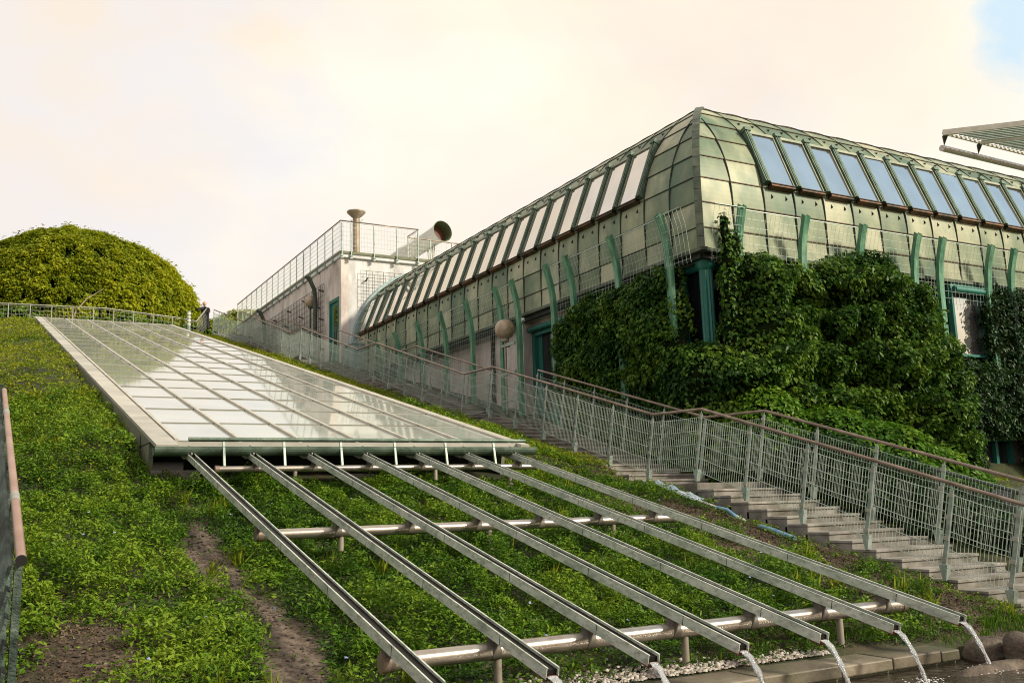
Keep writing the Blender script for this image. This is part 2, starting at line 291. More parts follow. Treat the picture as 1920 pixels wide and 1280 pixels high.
def ground_z(x, y):
    x = np.asarray(x, float); y = np.asarray(y, float)
    z = plane_z(y, DG)
    low = -1.43
    k = .12; z = np.logaddexp(z/k, low/k)*k                       # flattens to the pond's edge
    top = 8.75; z = -np.logaddexp(-z/.25, -top/.25)*.25           # and to the hilltop
    z = z+sstep(12.9, 14.6, y)*(.36*sstep(-1.2, 1.5, x)*(1-sstep(1.98, 2.12, x)*sstep(15.5, 15.3, y))-.29*sstep(8.0, 9.8, x)-.07*sstep(10.1, 10.3, x)+.36*sstep(7.6, 7.75, x)*sstep(15.5, 15.3, y)*sstep(14.3, 14.6, y))*sstep(49, 45, y)+.16*sstep(15, 26, y)*sstep(0, 1.8, x)*(x < 2.06)*sstep(46, 44, y)
    z = z-.34*sstep(10.22, 10.38, x)*sstep(11.85, 11.72, x)-.10*sstep(9.3, 10.1, x)*sstep(10.38, 10.22, x)*sstep(13.0, 11.5, y)
    q = sstep(6.1, 7.2, y); z = z+((fbm(x*.9, y*.9, 3)-.5)*.10+(fbm(x*3.5, y*3.5, 9)-.5)*.04)*q
    pond = sstep(5.95, 5.80, y)*sstep(9.6, 8.2, x+.25*(5.5-y))
    pond = np.maximum(pond, sstep(5.6, 4.6, y)*sstep(16, 12, x))
    return z-(z+1.95)*pond

# leaves: one mesh of many small folded blades
def leaves(name, P, Nn, T, size, tint, mat_, parent=None, aspect=.55, fold=.25, kind=None, label=None):
    n = len(P); P = np.asarray(P, float)
    Nn = Nn/np.linalg.norm(Nn, axis=1)[:, None]; T = T-Nn*(T*Nn).sum(1)[:, None]; T = T/(np.linalg.norm(T, axis=1)[:, None]+1e-9)
    S = np.cross(T, Nn); size = size[:, None]
    b = P; l = P+T*size*.42+S*size*aspect*.5+Nn*size*fold*.35; r = P+T*size*.42-S*size*aspect*.5+Nn*size*fold*.35; t = P+T*size-Nn*size*.12
    V = np.stack([b, l, t, r], 1).reshape(-1, 3)
    base = wl(parent); V = V-np.array(base)
    me = bpy.data.meshes.new(name); me.vertices.add(4*n); me.vertices.foreach_set('co', V.ravel().astype(np.float32))
    i0 = np.arange(n)*4; tri = np.stack([i0, i0+1, i0+2, i0, i0+2, i0+3], 1).ravel().astype(np.int32)
    me.loops.add(6*n); me.loops.foreach_set('vertex_index', tri)
    me.polygons.add(2*n); me.polygons.foreach_set('loop_start', (np.arange(2*n)*3).astype(np.int32)); me.polygons.foreach_set('loop_total', np.full(2*n, 3, np.int32))
    me.update(calc_edges=True)
    at = me.attributes.new('tint', 'FLOAT', 'FACE'); at.data.foreach_set('value', np.repeat(np.clip(tint, 0, 1), 2).astype(np.float32))
    me.materials.append(mat_)
    o = bpy.data.objects.new(name, me); col.objects.link(o); WL[o.name] = Vector(base)
    if parent: o.parent = parent
    if kind: o['kind'] = kind
    if label: o['label'] = label
    return o
def rnd(n, s=1.0): return rng.normal(0, s, (n, 3))

# ------------------------------------------------------------------ ground, pond, path
def build_ground():
    xs = np.concatenate([[-400, -150, -60, -30, -18, -12], np.arange(-8, 14, .16), [14.5, 15.5, 17, 19, 22, 26, 32, 45, 80, 150, 400]])
    ys = np.concatenate([[-400, -150, -60, -25, -12, -6, -3, -1, 1, 3], np.arange(4, 16, .14), np.arange(16, 52, .45), [53, 56, 60, 66, 75, 95, 140, 220, 400]])
    X, Y = np.meshgrid(xs, ys); Z = ground_z(X, Y)
    nx, ny = len(xs), len(ys); V = np.stack([X, Y, Z], -1).reshape(-1, 3)
    mb = MB(); mb.v = [tuple(p) for p in V]
    mb.f = [[j*nx+i, j*nx+i+1, (j+1)*nx+i+1, (j+1)*nx+i] for j in range(ny-1) for i in range(nx-1)]
    mb.m = [0]*len(mb.f); mb.t = [.5]*len(mb.f); mb.smooth = [True]*len(mb.f)
    m = mat('slope_ground', [(.30, (.018, .024, .007)), (.5, (.040, .050, .014)), (.62, (.060, .048, .024)), (.8, (.09, .068, .040))], 1.4, 10, .95, bump=1.0, bscale=22)
    o = obj('ground', mb, m); w = fbm(X*3, Y*3, 19)-.5
    pth = np.exp(-((X-2.22-.10*np.sin(Y*1.7)+w*.3)/.24)**4)*sstep(12.3, 11.0, Y)
    dry = sstep(7.6, 8.6, X+w)*sstep(13.6, 12, Y)*sstep(10.6, 10.2, X); sl1 = np.clip(pth, 0, 1); sl2 = np.clip(dry+np.exp(-(((X-.82)/.6)**2+((Y-7.9)/1.4)**2))+sstep(9.3, 9.9, X)*sstep(26, 16, Y)*sstep(12, 13, Y)*sstep(10.6, 10.2, X), 0, 1)
    nd, l = m.node_tree.nodes, m.node_tree.links; b = nd['Principled BSDF']; cur = b.inputs['Base Color'].links[0].from_socket
    for nm_, arr, c0, c1 in (('dry_soil', sl2, (.030, .020, .012), (.105, .074, .048)), ('bare_path', sl1, (.060, .042, .030), (.19, .145, .108))):
        o.data.attributes.new(nm_, 'FLOAT', 'POINT').data.foreach_set('value', arr.ravel().astype(np.float32))
        at = nd.new('ShaderNodeAttribute'); at.attribute_name = nm_; ns = nd.new('ShaderNodeTexNoise'); ns.inputs['Scale'].default_value = 14; ns.inputs['Detail'].default_value = 9
        g_ = nd.new('ShaderNodeNewGeometry'); l.new(g_.outputs['Position'], ns.inputs['Vector']); rp = nd.new('ShaderNodeValToRGB'); rp.color_ramp.elements[0].position = .32; rp.color_ramp.elements[1].position = .66
        rp.color_ramp.elements[0].color = (*c0, 1); rp.color_ramp.elements[1].color = (*c1, 1); l.new(ns.outputs['Fac'], rp.inputs[0])
        mx = nd.new('ShaderNodeMix'); mx.data_type = 'RGBA'; l.new(at.outputs['Fac'], mx.inputs[0]); l.new(cur, mx.inputs[6]); l.new(rp.outputs[0], mx.inputs[7]); cur = mx.outputs[2]
    l.new(cur, b.inputs['Base Color'])
    return tag(o, 'sloping green garden ground rising to the hilltop', kind='structure')
build_ground()
mb = MB(); mb.add([(-30, -30, -1.45), (16, -30, -1.45), (16, 6.3, -1.45), (-30, 6.3, -1.45)], [(0, 1, 2, 3)])
tag(obj('water', mb, M['pond']), 'dark rippled pond water under the spouts', kind='structure')
mb = MB(); mb.box(10.0, 13.5, 3.6, 6.58, -1.6, -1.17)
tag(obj('path', mb, M['path'], bevel=.01), 'pale paved path at the foot of the stairs', kind='structure')

# pond kerb: flagstones
t = thing('pond_kerb', 'wet stone kerb of brown flagstones edging the dark pond', 'kerb', (4, 6, -1.45))
x = 2.0
while x < 7.45:
    w = random.uniform(.55, .85); w = min(w, 7.62-x); mb = MB()
    mb.box(x+.006, x+w-.006, 5.80, 6.20+random.uniform(-.02, .05), -1.43, -1.335+random.uniform(-.008, .008), tint=random.random())
    obj('flagstone', mb, M['paving'], t, bevel=.012); x += w
mb = MB(); mb.box(2.0, 7.6, 5.84, 6.12, -1.95, -1.432); obj('kerb_wall', mb, M['algae'], t)

def pebbles():
    n = 1500; mb = MB()
    for k in range(n):
        x = random.uniform(3.6, 6.5); y = 6.2+abs(random.gauss(0, .16))*(1.25-(x-3.6)/3.4)+.02
        if y > 6.75: continue
        z = float(ground_z(x, y))+.012; r = random.uniform(.010, .024)
        c = Vector((x, y, z)); q = []
        for d in ((1, 0, 0), (0, 1, 0), (-1, 0, 0), (0, -1, 0)):
            q.append(c+Vector(d)*r*random.uniform(.7, 1.25)+Vector((0, 0, random.uniform(-.2, .3)*r)))
        top = c+Vector((random.uniform(-.3, .3)*r, random.uniform(-.3, .3)*r, r*random.uniform(.5, .9)))
        q2 = [(p+top)/2+Vector((0, 0, r*.3))+(p-c)*.22 for p in q]
        mb.add(q+q2+[top], [(0, 1, 5, 4), (1, 2, 6, 5), (2, 3, 7, 6), (3, 0, 4, 7), (4, 5, 8), (5, 6, 8), (6, 7, 8), (7, 4, 8)], 0, random.random(), True)
    tag(obj('gravel', mb, M['pebble']), 'pinkish gravel strewn along the pond kerb', 'gravel', kind='stuff')
pebbles()
def crumbs():
    mb = MB()
    for k in range(520):
        if k % 3: y = random.uniform(6.4, 11.6); x = 2.22+.10*math.sin(y*1.7)+random.gauss(0, .13)
        else: x = .8+random.gauss(0, .3); y = 8.2+random.gauss(0, .7)
        z = float(ground_z(x, y))+.004; r = random.uniform(.006, .022)*(1.6 if random.random() < .06 else 1)
        c = Vector((x, y, z)); q = [c+Vector((math.cos(a), math.sin(a), 0))*r*random.uniform(.7, 1.3) for a in (0, 1.3, 2.5, 3.8, 5.1)]; top = c+Vector((0, 0, r*.7))
        mb.add(q+[top], [(i, (i+1) % 5, 5) for i in range(5)], 0, random.random()*.6)
    tag(obj('loose_stones', mb, M['crumb']), 'small stones and earth crumbs on the bare soil path', 'stones', kind='stuff')
def boulder(c, r, label, seed):
    a = [random.uniform(0, 6) for _ in range(6)]
    fn = lambda d: 1+.045*abs(math.sin(6*d.x-5*d.z+a[4]))+.10*math.sin(3*d.x+a[0])+.09*math.sin(4*d.y+a[1])+.07*math.sin(5*d.z+a[2])+.03*math.sin(11*d.x+9*d.y+a[3])
    mb = MB(); mb.sphere(c, *r, 28, 18, fn=fn); tag(obj('boulder', mb, M['stone'], loc=(c[0], c[1], c[2]-r[2])), label, 'boulder', 'boulders at the pond corner')
boulder((7.96, 5.42, -1.34), (.16, .15, .145), 'rounded brown boulder standing at the right end of the pond, topmost of the three', 1)
boulder((7.90, 5.76, -1.40), (.20, .18, .14), 'flat dark boulder behind the falling water beside the pond kerb', 2)
boulder((7.55, 5.42, -1.50), (.55, .18, .11), 'low wet rock ledge lying half in the pond below the rounded boulder', 3)
mb = MB(); mb.obox((4.78, 6.92, float(ground_z(4.78, 6.92))+.02), (.13, -.07, 0), (.05, .08, .02), (0, 0, .022))
tag(obj('loose_brick', mb, M['concrete'], bevel=.01), 'grey broken paving piece lying in the soil before the front pipe', 'paving piece')

crumbs()
# ------------------------------------------------------------------ glass roof on the slope
GX0, PW, PR = 2.42, .85, 1.56
GY0 = 13.65
def gp(x, y, h=0.0):            # point on the glass plane at plan (x, y), lifted h along its normal
    return Vector((x, y, plane_z(y, DGL)))+NV*h
groof = thing('glass_roof', 'sloping glass roof of white-barred panes set in the green hillside', 'glass roof', (5, 13.6, .3))
cs = math.cos(SL)
pm = MB(); pm.obox(gp(GX0+PW/2, GY0+PR/2), (PW/2-.012, 0, 0), SV*(PR/2/cs-.012), NV*.006)
pane0 = obj('pane', pm, M['glass'], groof, loc=gp(GX0+PW/2, GY0+PR/2))
far = MB()
for j in range(20):
    for i in range(6):
        if i == j == 0: continue
        c = gp(GX0+PW*(i+.5), GY0+PR*(j+.5))
        if j < 16:
            o = inst(pane0, groof, c); o.rotation_euler = (random.gauss(0, .0011), random.gauss(0, .0011), 0)
        else: far.obox(c, (PW/2-.012, 0, 0), SV*(PR/2/cs-.012), NV*.006)
o = obj('far_pane', far, M['glass'], groof); o['kind'] = 'stuff'
YT = GY0+20*PR
for i in range(7):
    mb = MB(); x = GX0+PW*i; mb.bar(gp(x, GY0-.05, .018), gp(x, YT+.02, .018), .045, .045, NV); obj('glazing_bar', mb, M['bar'], groof)
for j in range(1, 21):
    mb = MB(); y = GY0+PR*j; mb.bar(gp(GX0+.03, y, .008), gp(GX0+6*PW-.03, y, .008), .022, .022, NV); obj('cross_bar', mb, M['bar_dark'], groof)
# tiled kerb on the left and right sides
mb = MB(); y = 13.2
while y < YT:
    y1 = min(y+.62, YT+.1); a, b = gp(2.24, y+.004, .0), gp(2.24, y1-.004, .0); mb.bar(a, b, .28, .05, NV, tint=random.random()); y = y1
obj('kerb_tiles', mb, M['tile'], groof)
mb = MB(); a, b = gp(2.13, 13.75, -.33), gp(2.13, YT, -.33); mb.bar(a, b, .06, .60, NV); obj('side_wall', mb, M['algae'], groof)
mb = MB(); a, b = gp(7.64, 13.3, .0), gp(7.64, YT+.1, .0); mb.bar(a, b, .15, .05, NV); obj('side_kerb', mb, M['bar'], groof)
mb = MB(); a, b = gp(7.66, 14.0, -.33), gp(7.66, YT, -.33); mb.bar(a, b, .06, .60, NV); obj('side_wall', mb, M['algae'], groof)
mb = MB(); a, b = gp(2.05, YT+.08, .0), gp(7.7, YT+.08, .0); mb.bar(a, b, .15, .06, NV); obj('top_kerb', mb, M['bar'], groof)
# recess under the glass front, its shade painted on as near-black walls
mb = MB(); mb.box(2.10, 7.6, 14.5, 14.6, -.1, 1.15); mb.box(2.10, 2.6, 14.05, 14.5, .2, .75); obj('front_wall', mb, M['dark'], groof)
mb = MB(); mb.box(2.12, 2.75, 13.72, 14.04, .0, .62); mb.box(4.85, 5.35, 13.9, 14.2, .0, .55); obj('footing', mb, M['concrete'], groof, bevel=.01)
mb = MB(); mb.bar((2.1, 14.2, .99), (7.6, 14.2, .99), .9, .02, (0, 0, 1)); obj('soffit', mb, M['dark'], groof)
# half-round gutter
prof = [(math.cos(t_)*.12, math.sin(t_)*.12) for t_ in np.linspace(0, -math.pi, 11)]+[(math.cos(t_)*.112, math.sin(t_)*.112) for t_ in np.linspace(-math.pi, 0, 11)]
mb = MB(); mb.ext(prof, (2.08, 13.30, .905), (7.78, 13.30, .905), (0, 1, 0), (0, 0, 1)); obj('gutter', mb, M['gutter'], groof)
mb = MB(); mb.box(2.35, 7.60, 13.45, 13.52, .86, .985); obj('fascia', mb, M['tile'], groof)
mb = MB(); mb.tube([(2.5, 13.20, 1.00), (7.58, 13.20, 1.00)], .028, 10); obj('front_rail', mb, M['gutter'], groof)
for i in range(6):
    x = 2.955+.813*i; mb = MB(); mb.bar((x, 13.22, .99), (x, 13.14, .63), .035, .03, (1, 0, 0)); obj('hanger', mb, M['galv'], groof)

# ------------------------------------------------------------------ water channels with their jets
CX = [2.547+.811*k for k in range(7)]
ordn = ['first', 'second', 'third', 'fourth', 'fifth', 'sixth', 'seventh']
def cp(x, y, h=0): return Vector((x, y, plane_z(y, DCH)))+NV*h
prof = [(-.048, -.078), (.048, -.078), (.048, 0), (.036, 0), (.036, -.006), (.043, -.006), (.043, -.071), (-.043, -.071), (-.043, -.006), (-.036, -.006), (-.036, 0), (-.048, 0)]
ytop, ybot = 13.55, 5.58
mb = MB(); mb.ext(prof, cp(0, ybot), cp(0, ytop), (1, 0, 0), NV, cap=False)
n = len(prof)
for yy in (ybot, ytop):
    q = [cp(0, yy)+Vector((p[0], 0, 0))+NV*p[1] for p in prof]
    mb.add(q, [(0, 1, 6, 7), (1, 2, 5, 6), (2, 3, 4, 5), (0, 7, 8, 11), (8, 9, 10, 11)])
ch_src = slot_src = tip_src = brk_src = None
for k in range(7):
    L = Vector((CX[k], ybot, float(cp(0, ybot).z)))
    end = 'with no water at its mouth, leftmost of the seven' if k == 0 else ('rightmost of the seven, beside the bare soil' if k == 6 else ordn[k]+' of the seven counted from the left')
    t = thing('water_channel', 'pale zinc water channel, '+end, 'water channel', L, 'zinc channels running down to the pond')
    if ch_src is None:
        # build at x=0 then shift: verts are moved to the root's x
        def sh(m_): m_.v = [(p[0]+CX[0], p[1], p[2]) for p in m_.v]; return m_
        y = ybot+.62
        while y < ytop-.3:
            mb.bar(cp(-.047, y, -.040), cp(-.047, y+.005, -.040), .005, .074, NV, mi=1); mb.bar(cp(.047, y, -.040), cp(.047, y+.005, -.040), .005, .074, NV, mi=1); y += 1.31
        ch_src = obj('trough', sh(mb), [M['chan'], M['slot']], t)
        s = MB(); s.bar(cp(0, ybot+.02, -.046), cp(0, ytop, -.046), .085, .046, NV); slot_src = obj('black_bed', sh(s), M['slot'], t)  # near-black filler bar, raised so little of the inner walls shows
        s = MB(); c0 = cp(0, ybot+.01, -.055)
        s.bar(cp(0, ybot-.012, -.070), cp(0, ybot+.02, -.070), .088, .022, NV); s.bar(cp(0, ybot-.006, -.081), cp(0, ybot+.10, -.081), .102, .008, NV)
        tip_src = obj('mouth', sh(s), M['rusty'], t)
        s = MB(); s.obox(cp(0, ytop-.10, -.03), (.075, 0, 0), SV*.09, NV*.06); s.obox(cp(0, ytop-.16, .035), (.016, 0, 0), SV*.03, NV*.05)
        s.tube([cp(0, ytop-.16, .09), cp(0, ytop-.35, .0)], .012, 6)
        brk_src = obj('bracket', sh(s), M['tile'], t)
    else:
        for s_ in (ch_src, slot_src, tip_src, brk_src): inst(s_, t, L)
# supporting pipes
def support(yc, x0, x1, zc, posts, label, r=.056):
    t = thing('support_pipe', label, 'pipe', (x0, yc, float(ground_z(x0, yc))), 'steel pipes carrying the channels')
    mb = MB(); mb.tube([(x0, yc, zc), (x1, yc, zc)], r, 20); obj('pipe', mb, M['pipe'], t)
    mb = MB(); mb.tube([(x0-.004, yc, zc), (x0+.05, yc, zc)], r+.006, 20); mb.tube([(x1-.05, yc, zc), (x1+.004, yc, zc)], r+.006, 20); obj('end_cap', mb, M['rail'], t)
    for px in posts:
        g = float(ground_z(px, yc))-.1; mb = MB(); mb.tube([(px, yc, zc-.03), (px, yc, g+.25 if zc-g > .4 else g)], .030, 12)
        if zc-g > .4: mb.tube([(px, yc, zc-.24), (px, yc, g)], .052, 14)
        obj('post', mb, M['post'], t)
    for k in range(7):
        if not (x0 < CX[k] < x1): continue
        top = cp(CX[k], yc, -.075).z; mb = MB(); mb.obox((CX[k], yc, (zc+r+top)/2), (.03, 0, 0), (0, .05, 0), (0, 0, max(.015, (top-zc-r)/2+.02)))
        mb.tube([(CX[k]-.035, yc, zc), (CX[k]+.035, yc, zc)], r+.004, 20)
        obj('clamp', mb, M['clamp'], t)
support(13.12, 2.83, 7.71, .60, (3.9, 6.0, 7.25), 'short-legged steel pipe under the glass roof gutter, highest of the three', .045)
support(9.80, 2.54, 7.74, -.205, (3.40, 5.13, 6.81), 'polished steel pipe crossing under the channels halfway down the slope')
support(6.40, 2.50, 7.67, -1.015, (3.39, 5.09, 6.83), 'polished steel pipe on legs nearest the pond, lowest of the three', .061)
# jets of water
for k in range(1, 7):
    P0 = cp(CX[k], ybot-.005, -.058); v0 = .92+.05*math.sin(k*3.1); zend = -1.46
    T_ = (-.26*v0+math.sqrt((.26*v0)**2+2*9.81*(P0.z-zend)))/9.81; secs = 22; nn = 14; vs_ = []
    ph = random.uniform(0, 6)
    for i in range(secs+1):
        tt = T_*i/secs; c = Vector((P0.x+.004*math.sin(tt*20+ph), P0.y-v0*tt, P0.z-.26*v0*tt-4.905*tt*tt))
        w = .036*(1-.62*(i/secs))+.004*math.sin(i*.9+ph); h = .013+.004*math.sin(i*1.3+ph)
        for q in range(nn):
            a = 2*math.pi*q/nn; rr = 1+.22*math.sin(5*a+i*.55+ph)+.1*math.sin(3*a-i*.9)
            vs_.append((c.x+math.cos(a)*w*rr, c.y+math.sin(a)*h*rr, c.z+math.sin(a)*h*.5))
    mb = MB(); mb.add(vs_, [(i*nn+q, (i+1)*nn+q, (i+1)*nn+(q+1) % nn, i*nn+(q+1) % nn) for i in range(secs) for q in range(nn)], 0, .5, True)
    who = 'rightmost of the six, beside the boulders' if k == 6 else 'falling from the '+ordn[k]+' channel from the left'
    t = thing('water_jet', 'clear spout of water '+who, 'water jet', (P0.x, P0.y-v0*T_, zend), 'spouts of water falling into the pond')
    obj('stream', mb, M['jet'], t)
    mb = MB()
    for q in range(80):
        a = random.uniform(0, 6.28); rr = abs(random.gauss(0, .10)); r = random.uniform(.003, .008)
        mb.sphere((P0.x+math.cos(a)*rr*1.3, P0.y-v0*T_+math.sin(a)*rr, -1.447+random.random()*.02), r*1.6, r*1.3, r*.5, 6, 4)
    for q in range(16):
        u = random.uniform(.5, 1); tt = T_*u; mb.sphere((P0.x+random.gauss(0, .012), P0.y-v0*tt+random.gauss(0, .012), P0.z-.26*v0*tt-4.905*tt*tt), .0035, .0035, .006, 6, 4)
    obj('splash', mb, M['foam'], t)

# ------------------------------------------------------------------ staircase
st = thing('staircase', 'long concrete garden staircase climbing beside the glasshouse', 'staircase', (11, 6.6, -1.45))
RUN, RISE = .385, 1.735/16
def st_z(k): return .28+1.735*k
s0 = None
for k in range(0, 6):
    yt, zt = 12.4+7.25*k, st_z(k)
    mb = MB(); mb.box(10.30, 11.78, yt, yt+7.25-15*RUN, zt-.30, zt, tint=random.random())
    if k < 5: obj('landing', mb, M['concrete'], st, bevel=.008)
    else:
        mb = MB(); mb.box(10.30, 11.78, yt, yt+5, zt-.30, zt); obj('landing', mb, M['concrete'], st)
    for i in range(1, 16):
        y, z = yt-RUN*i, zt-RISE*i
        if s0 is None:
            mb = MB(); mb.box(10.30, 11.78, y, y+RUN+.05, z-.26, z-.035); mb.box(10.285, 11.79, y-.02, y+RUN-.002, z-.035, z, tint=.8)
            s0 = obj('step', mb, M['concrete'], st, loc=(10.3, y, z), bevel=.006)
        else: inst(s0, st, (10.3, y, z))

# ------------------------------------------------------------------ railings
def mesh_panel(mb, A, B, C, D, step, rows, r, curve=0):     # wires in quad A(top0) B(top1) C(bot1) D(bot0)
    A, B, C, D = map(Vector, (A, B, C, D)); n = max(1, round((B-A).length/step))
    for i in range(n+1):
        u = i/n; mb.tube([A.lerp(B, u), D.lerp(C, u)], r, 4, cap=False, smooth=False)
    for j in range(rows+1):
        v = j/rows; p, q = A.lerp(D, v), B.lerp(C, v)
        off = Vector((0, 0, -curve*math.sin(math.pi*.5)))
        mb.tube([p, (p+q)/2+off, q], r*1.5, 4, cap=False, smooth=False)
    return mb
def stair_rail(t, x, tops, post_at, side, wr=.0032, gap_end=None, step=.052, matr=M['galv']):
    """tops: list of (Y,z) of the handrail; post_at: the Ys carrying posts; side: +1 when brackets reach +X"""
    Y = [p[0] for p in tops]; Z = [p[1] for p in tops]
    zt = lambda y: float(np.interp(y, Y, Z))
    mb = MB(); mb.tube([(x, a, b) for a, b in tops], .024, 10); obj('handrail', mb, M['rail'], t)
    src = None
    for y in post_at:
        T = Vector((x, y, zt(y))); a = T-NV*.03; b = T-NV*1.06
        if src is None:
            mb = MB(); mb.bar(T-NV*.07, b, .012, .055, (0, 1, 0)); mb.tube([T-NV*.01, T-NV*.09], .009, 6)
            for h in (.14, .40, .66, .92): mb.obox(T-NV*h+Vector((-.014, 0, 0)), (.008, 0, 0), SV*.034, NV*.022, mi=1)
            # foot bracket to the side of the steps
            p = b+NV*.06; mb.add([p+Vector((-.02, -.06, .02)), p+Vector((-.02, .06, .02)), p+Vector((-.02, .02, -.17)), p+Vector((-.02, -.02, -.17)),
                          p+Vector((.05, -.06, .02)), p+Vector((.05, .06, .02)), p+Vector((.05, .02, -.17)), p+Vector((.05, -.02, -.17))],
                          [(0, 1, 2, 3), (4, 7, 6, 5), (0, 4, 5, 1), (1, 5, 6, 2), (2, 6, 7, 3), (3, 7, 4, 0)])
            src = obj('post', mb, [matr, M['pale_wire']], t, loc=T)
        else: inst(src, t, T)
    for y0, y1 in zip(post_at[:-1], post_at[1:]):
        T0, T1 = Vector((x-.012, y0, zt(y0))), Vector((x-.012, y1, zt(y1))); mb = MB()
        e = (T1-T0).normalized()*.045
        mesh_panel(mb, T0-NV*.13+e, T1-NV*.13-e, T1-NV*1.0-e, T0-NV*1.0+e, step, 4, wr, .015); obj('wire_mesh', mb, M['wire'], t)
peaks = [(12.147, 1.449), (19.245, 3.128), (26.493, 4.859), (33.863, 6.629), (41.018, 8.353)]
vals = [(13.428, 1.483), (20.708, 3.162), (28.044, 4.90), (35.195, 6.66), (42.4, 8.40)]
t = thing('stair_railing', 'wire mesh railing with brown handrail on the grass side of the stairs', 'railing', (10.28, 6.9, -1.2))
tops = [(5.95, -.42)]
for p, v in zip(peaks, vals): tops += [p, v]
tops += [(48.6, 10.12)]
pa = [6.86, 7.69, 8.82, 9.92, 11.04]
for k in range(5):
    pa += [peaks[k][0]]; nxt = peaks[k+1][0] if k < 4 else 48.6
    pa += list(np.linspace(vals[k][0], nxt, 6)[:-1])
pa += [48.6]
stair_rail(t, 10.28, tops, pa, 1)
FX = 11.68
tops_f = [(5.9, -.42), (12.20, 1.455), (13.70, 1.485), (19.6, 3.16)]
t = thing('stair_railing', 'lower wire mesh railing on the ivy side of the stairs, ending at the teal door', 'railing', (FX, 6.5, -1.2))
stair_rail(t, FX, tops_f, [6.6, 7.7, 8.82, 9.92, 11.04, 12.20]+list(np.linspace(13.70, 19.6, 6)), -1, wr=.002)
t = thing('stair_railing', 'upper wire mesh railing beside the barrel roof between the two doors', 'railing', (FX, 21.6, 3.4))
stair_rail(t, FX, [(22.0, 3.50), (26.75, 4.88), (28.1, 4.92), (33.9, 6.62)], [22.0, 23.2, 24.4, 25.6, 26.75]+list(np.linspace(28.1, 33.9, 6)), -1, wr=.002)
t = thing('stair_railing', 'topmost wire mesh railing along the terrace block wall at the hilltop', 'railing', (FX, 36.2, 7.0))
stair_rail(t, FX, [(36.3, 6.95), (41.1, 8.37), (42.5, 8.42), (48.6, 10.12)], [36.3, 37.5, 38.7, 39.9, 41.1]+list(np.linspace(42.5, 48.6, 6)), -1, step=.09)

# hilltop fence behind the glass roof
t = thing('hilltop_fence', 'low fence with pale rail across the hilltop before the ivy dome', 'fence', (4, 47, 8.8))
fp = [(-7.0, 47.6, 9.40), (.8, 47, 9.43), (5.1, 47, 9.51), (8.5, 47, 9.27), (9.2, 47.4, 9.25), (10.0, 49.0, 10.25)]
mb = MB(); mb.tube(fp, .026, 8); obj('handrail', mb, M['pale_wire'], t)
fs_ = None
for k in range(20):
    x = -6.6+.86*k
    if x > 9.2: break
    X_ = [p[0] for p in fp]; z = float(np.interp(x, X_, [p[2] for p in fp])); y = float(np.interp(x, X_, [p[1] for p in fp]))
    if fs_ is None: mb = MB(); mb.tube([(x, y, z), (x, y, z-1.1)], .024, 6); fs_ = obj('post', mb, M['pale_wire'], t, loc=(x, y, z))
    else: inst(fs_, t, (x, y, z))
for i in range(5):
    mb = MB(); a, b = Vector(fp[i]), Vector(fp[i+1]); dn = Vector((0, 0, -1)); mesh_panel(mb, a+dn*.07, b+dn*.07, b+dn*1.0, a+dn*1.0, .16, 5, .004)
    obj('wire_mesh', mb, M['pale_wire'], t)
mb = MB()
for k in range(4): mb.tube([(8.72, 46.7, 8.9+.17*k), (8.72, 46.7, 8.99+.17*k)], .09, 12, mi=0); mb.tube([(8.72, 46.7, 8.99+.17*k), (8.72, 46.7, 9.07+.17*k)], .075, 12, mi=1)
mb.tube([(8.72, 46.7, 8.3), (8.72, 46.7, 8.9)], .08, 12, mi=1)
tag(obj('bollard', mb, [M['whitepl'], M['galv']]), 'short ringed white and grey bollard at the top of the slope', 'bollard')

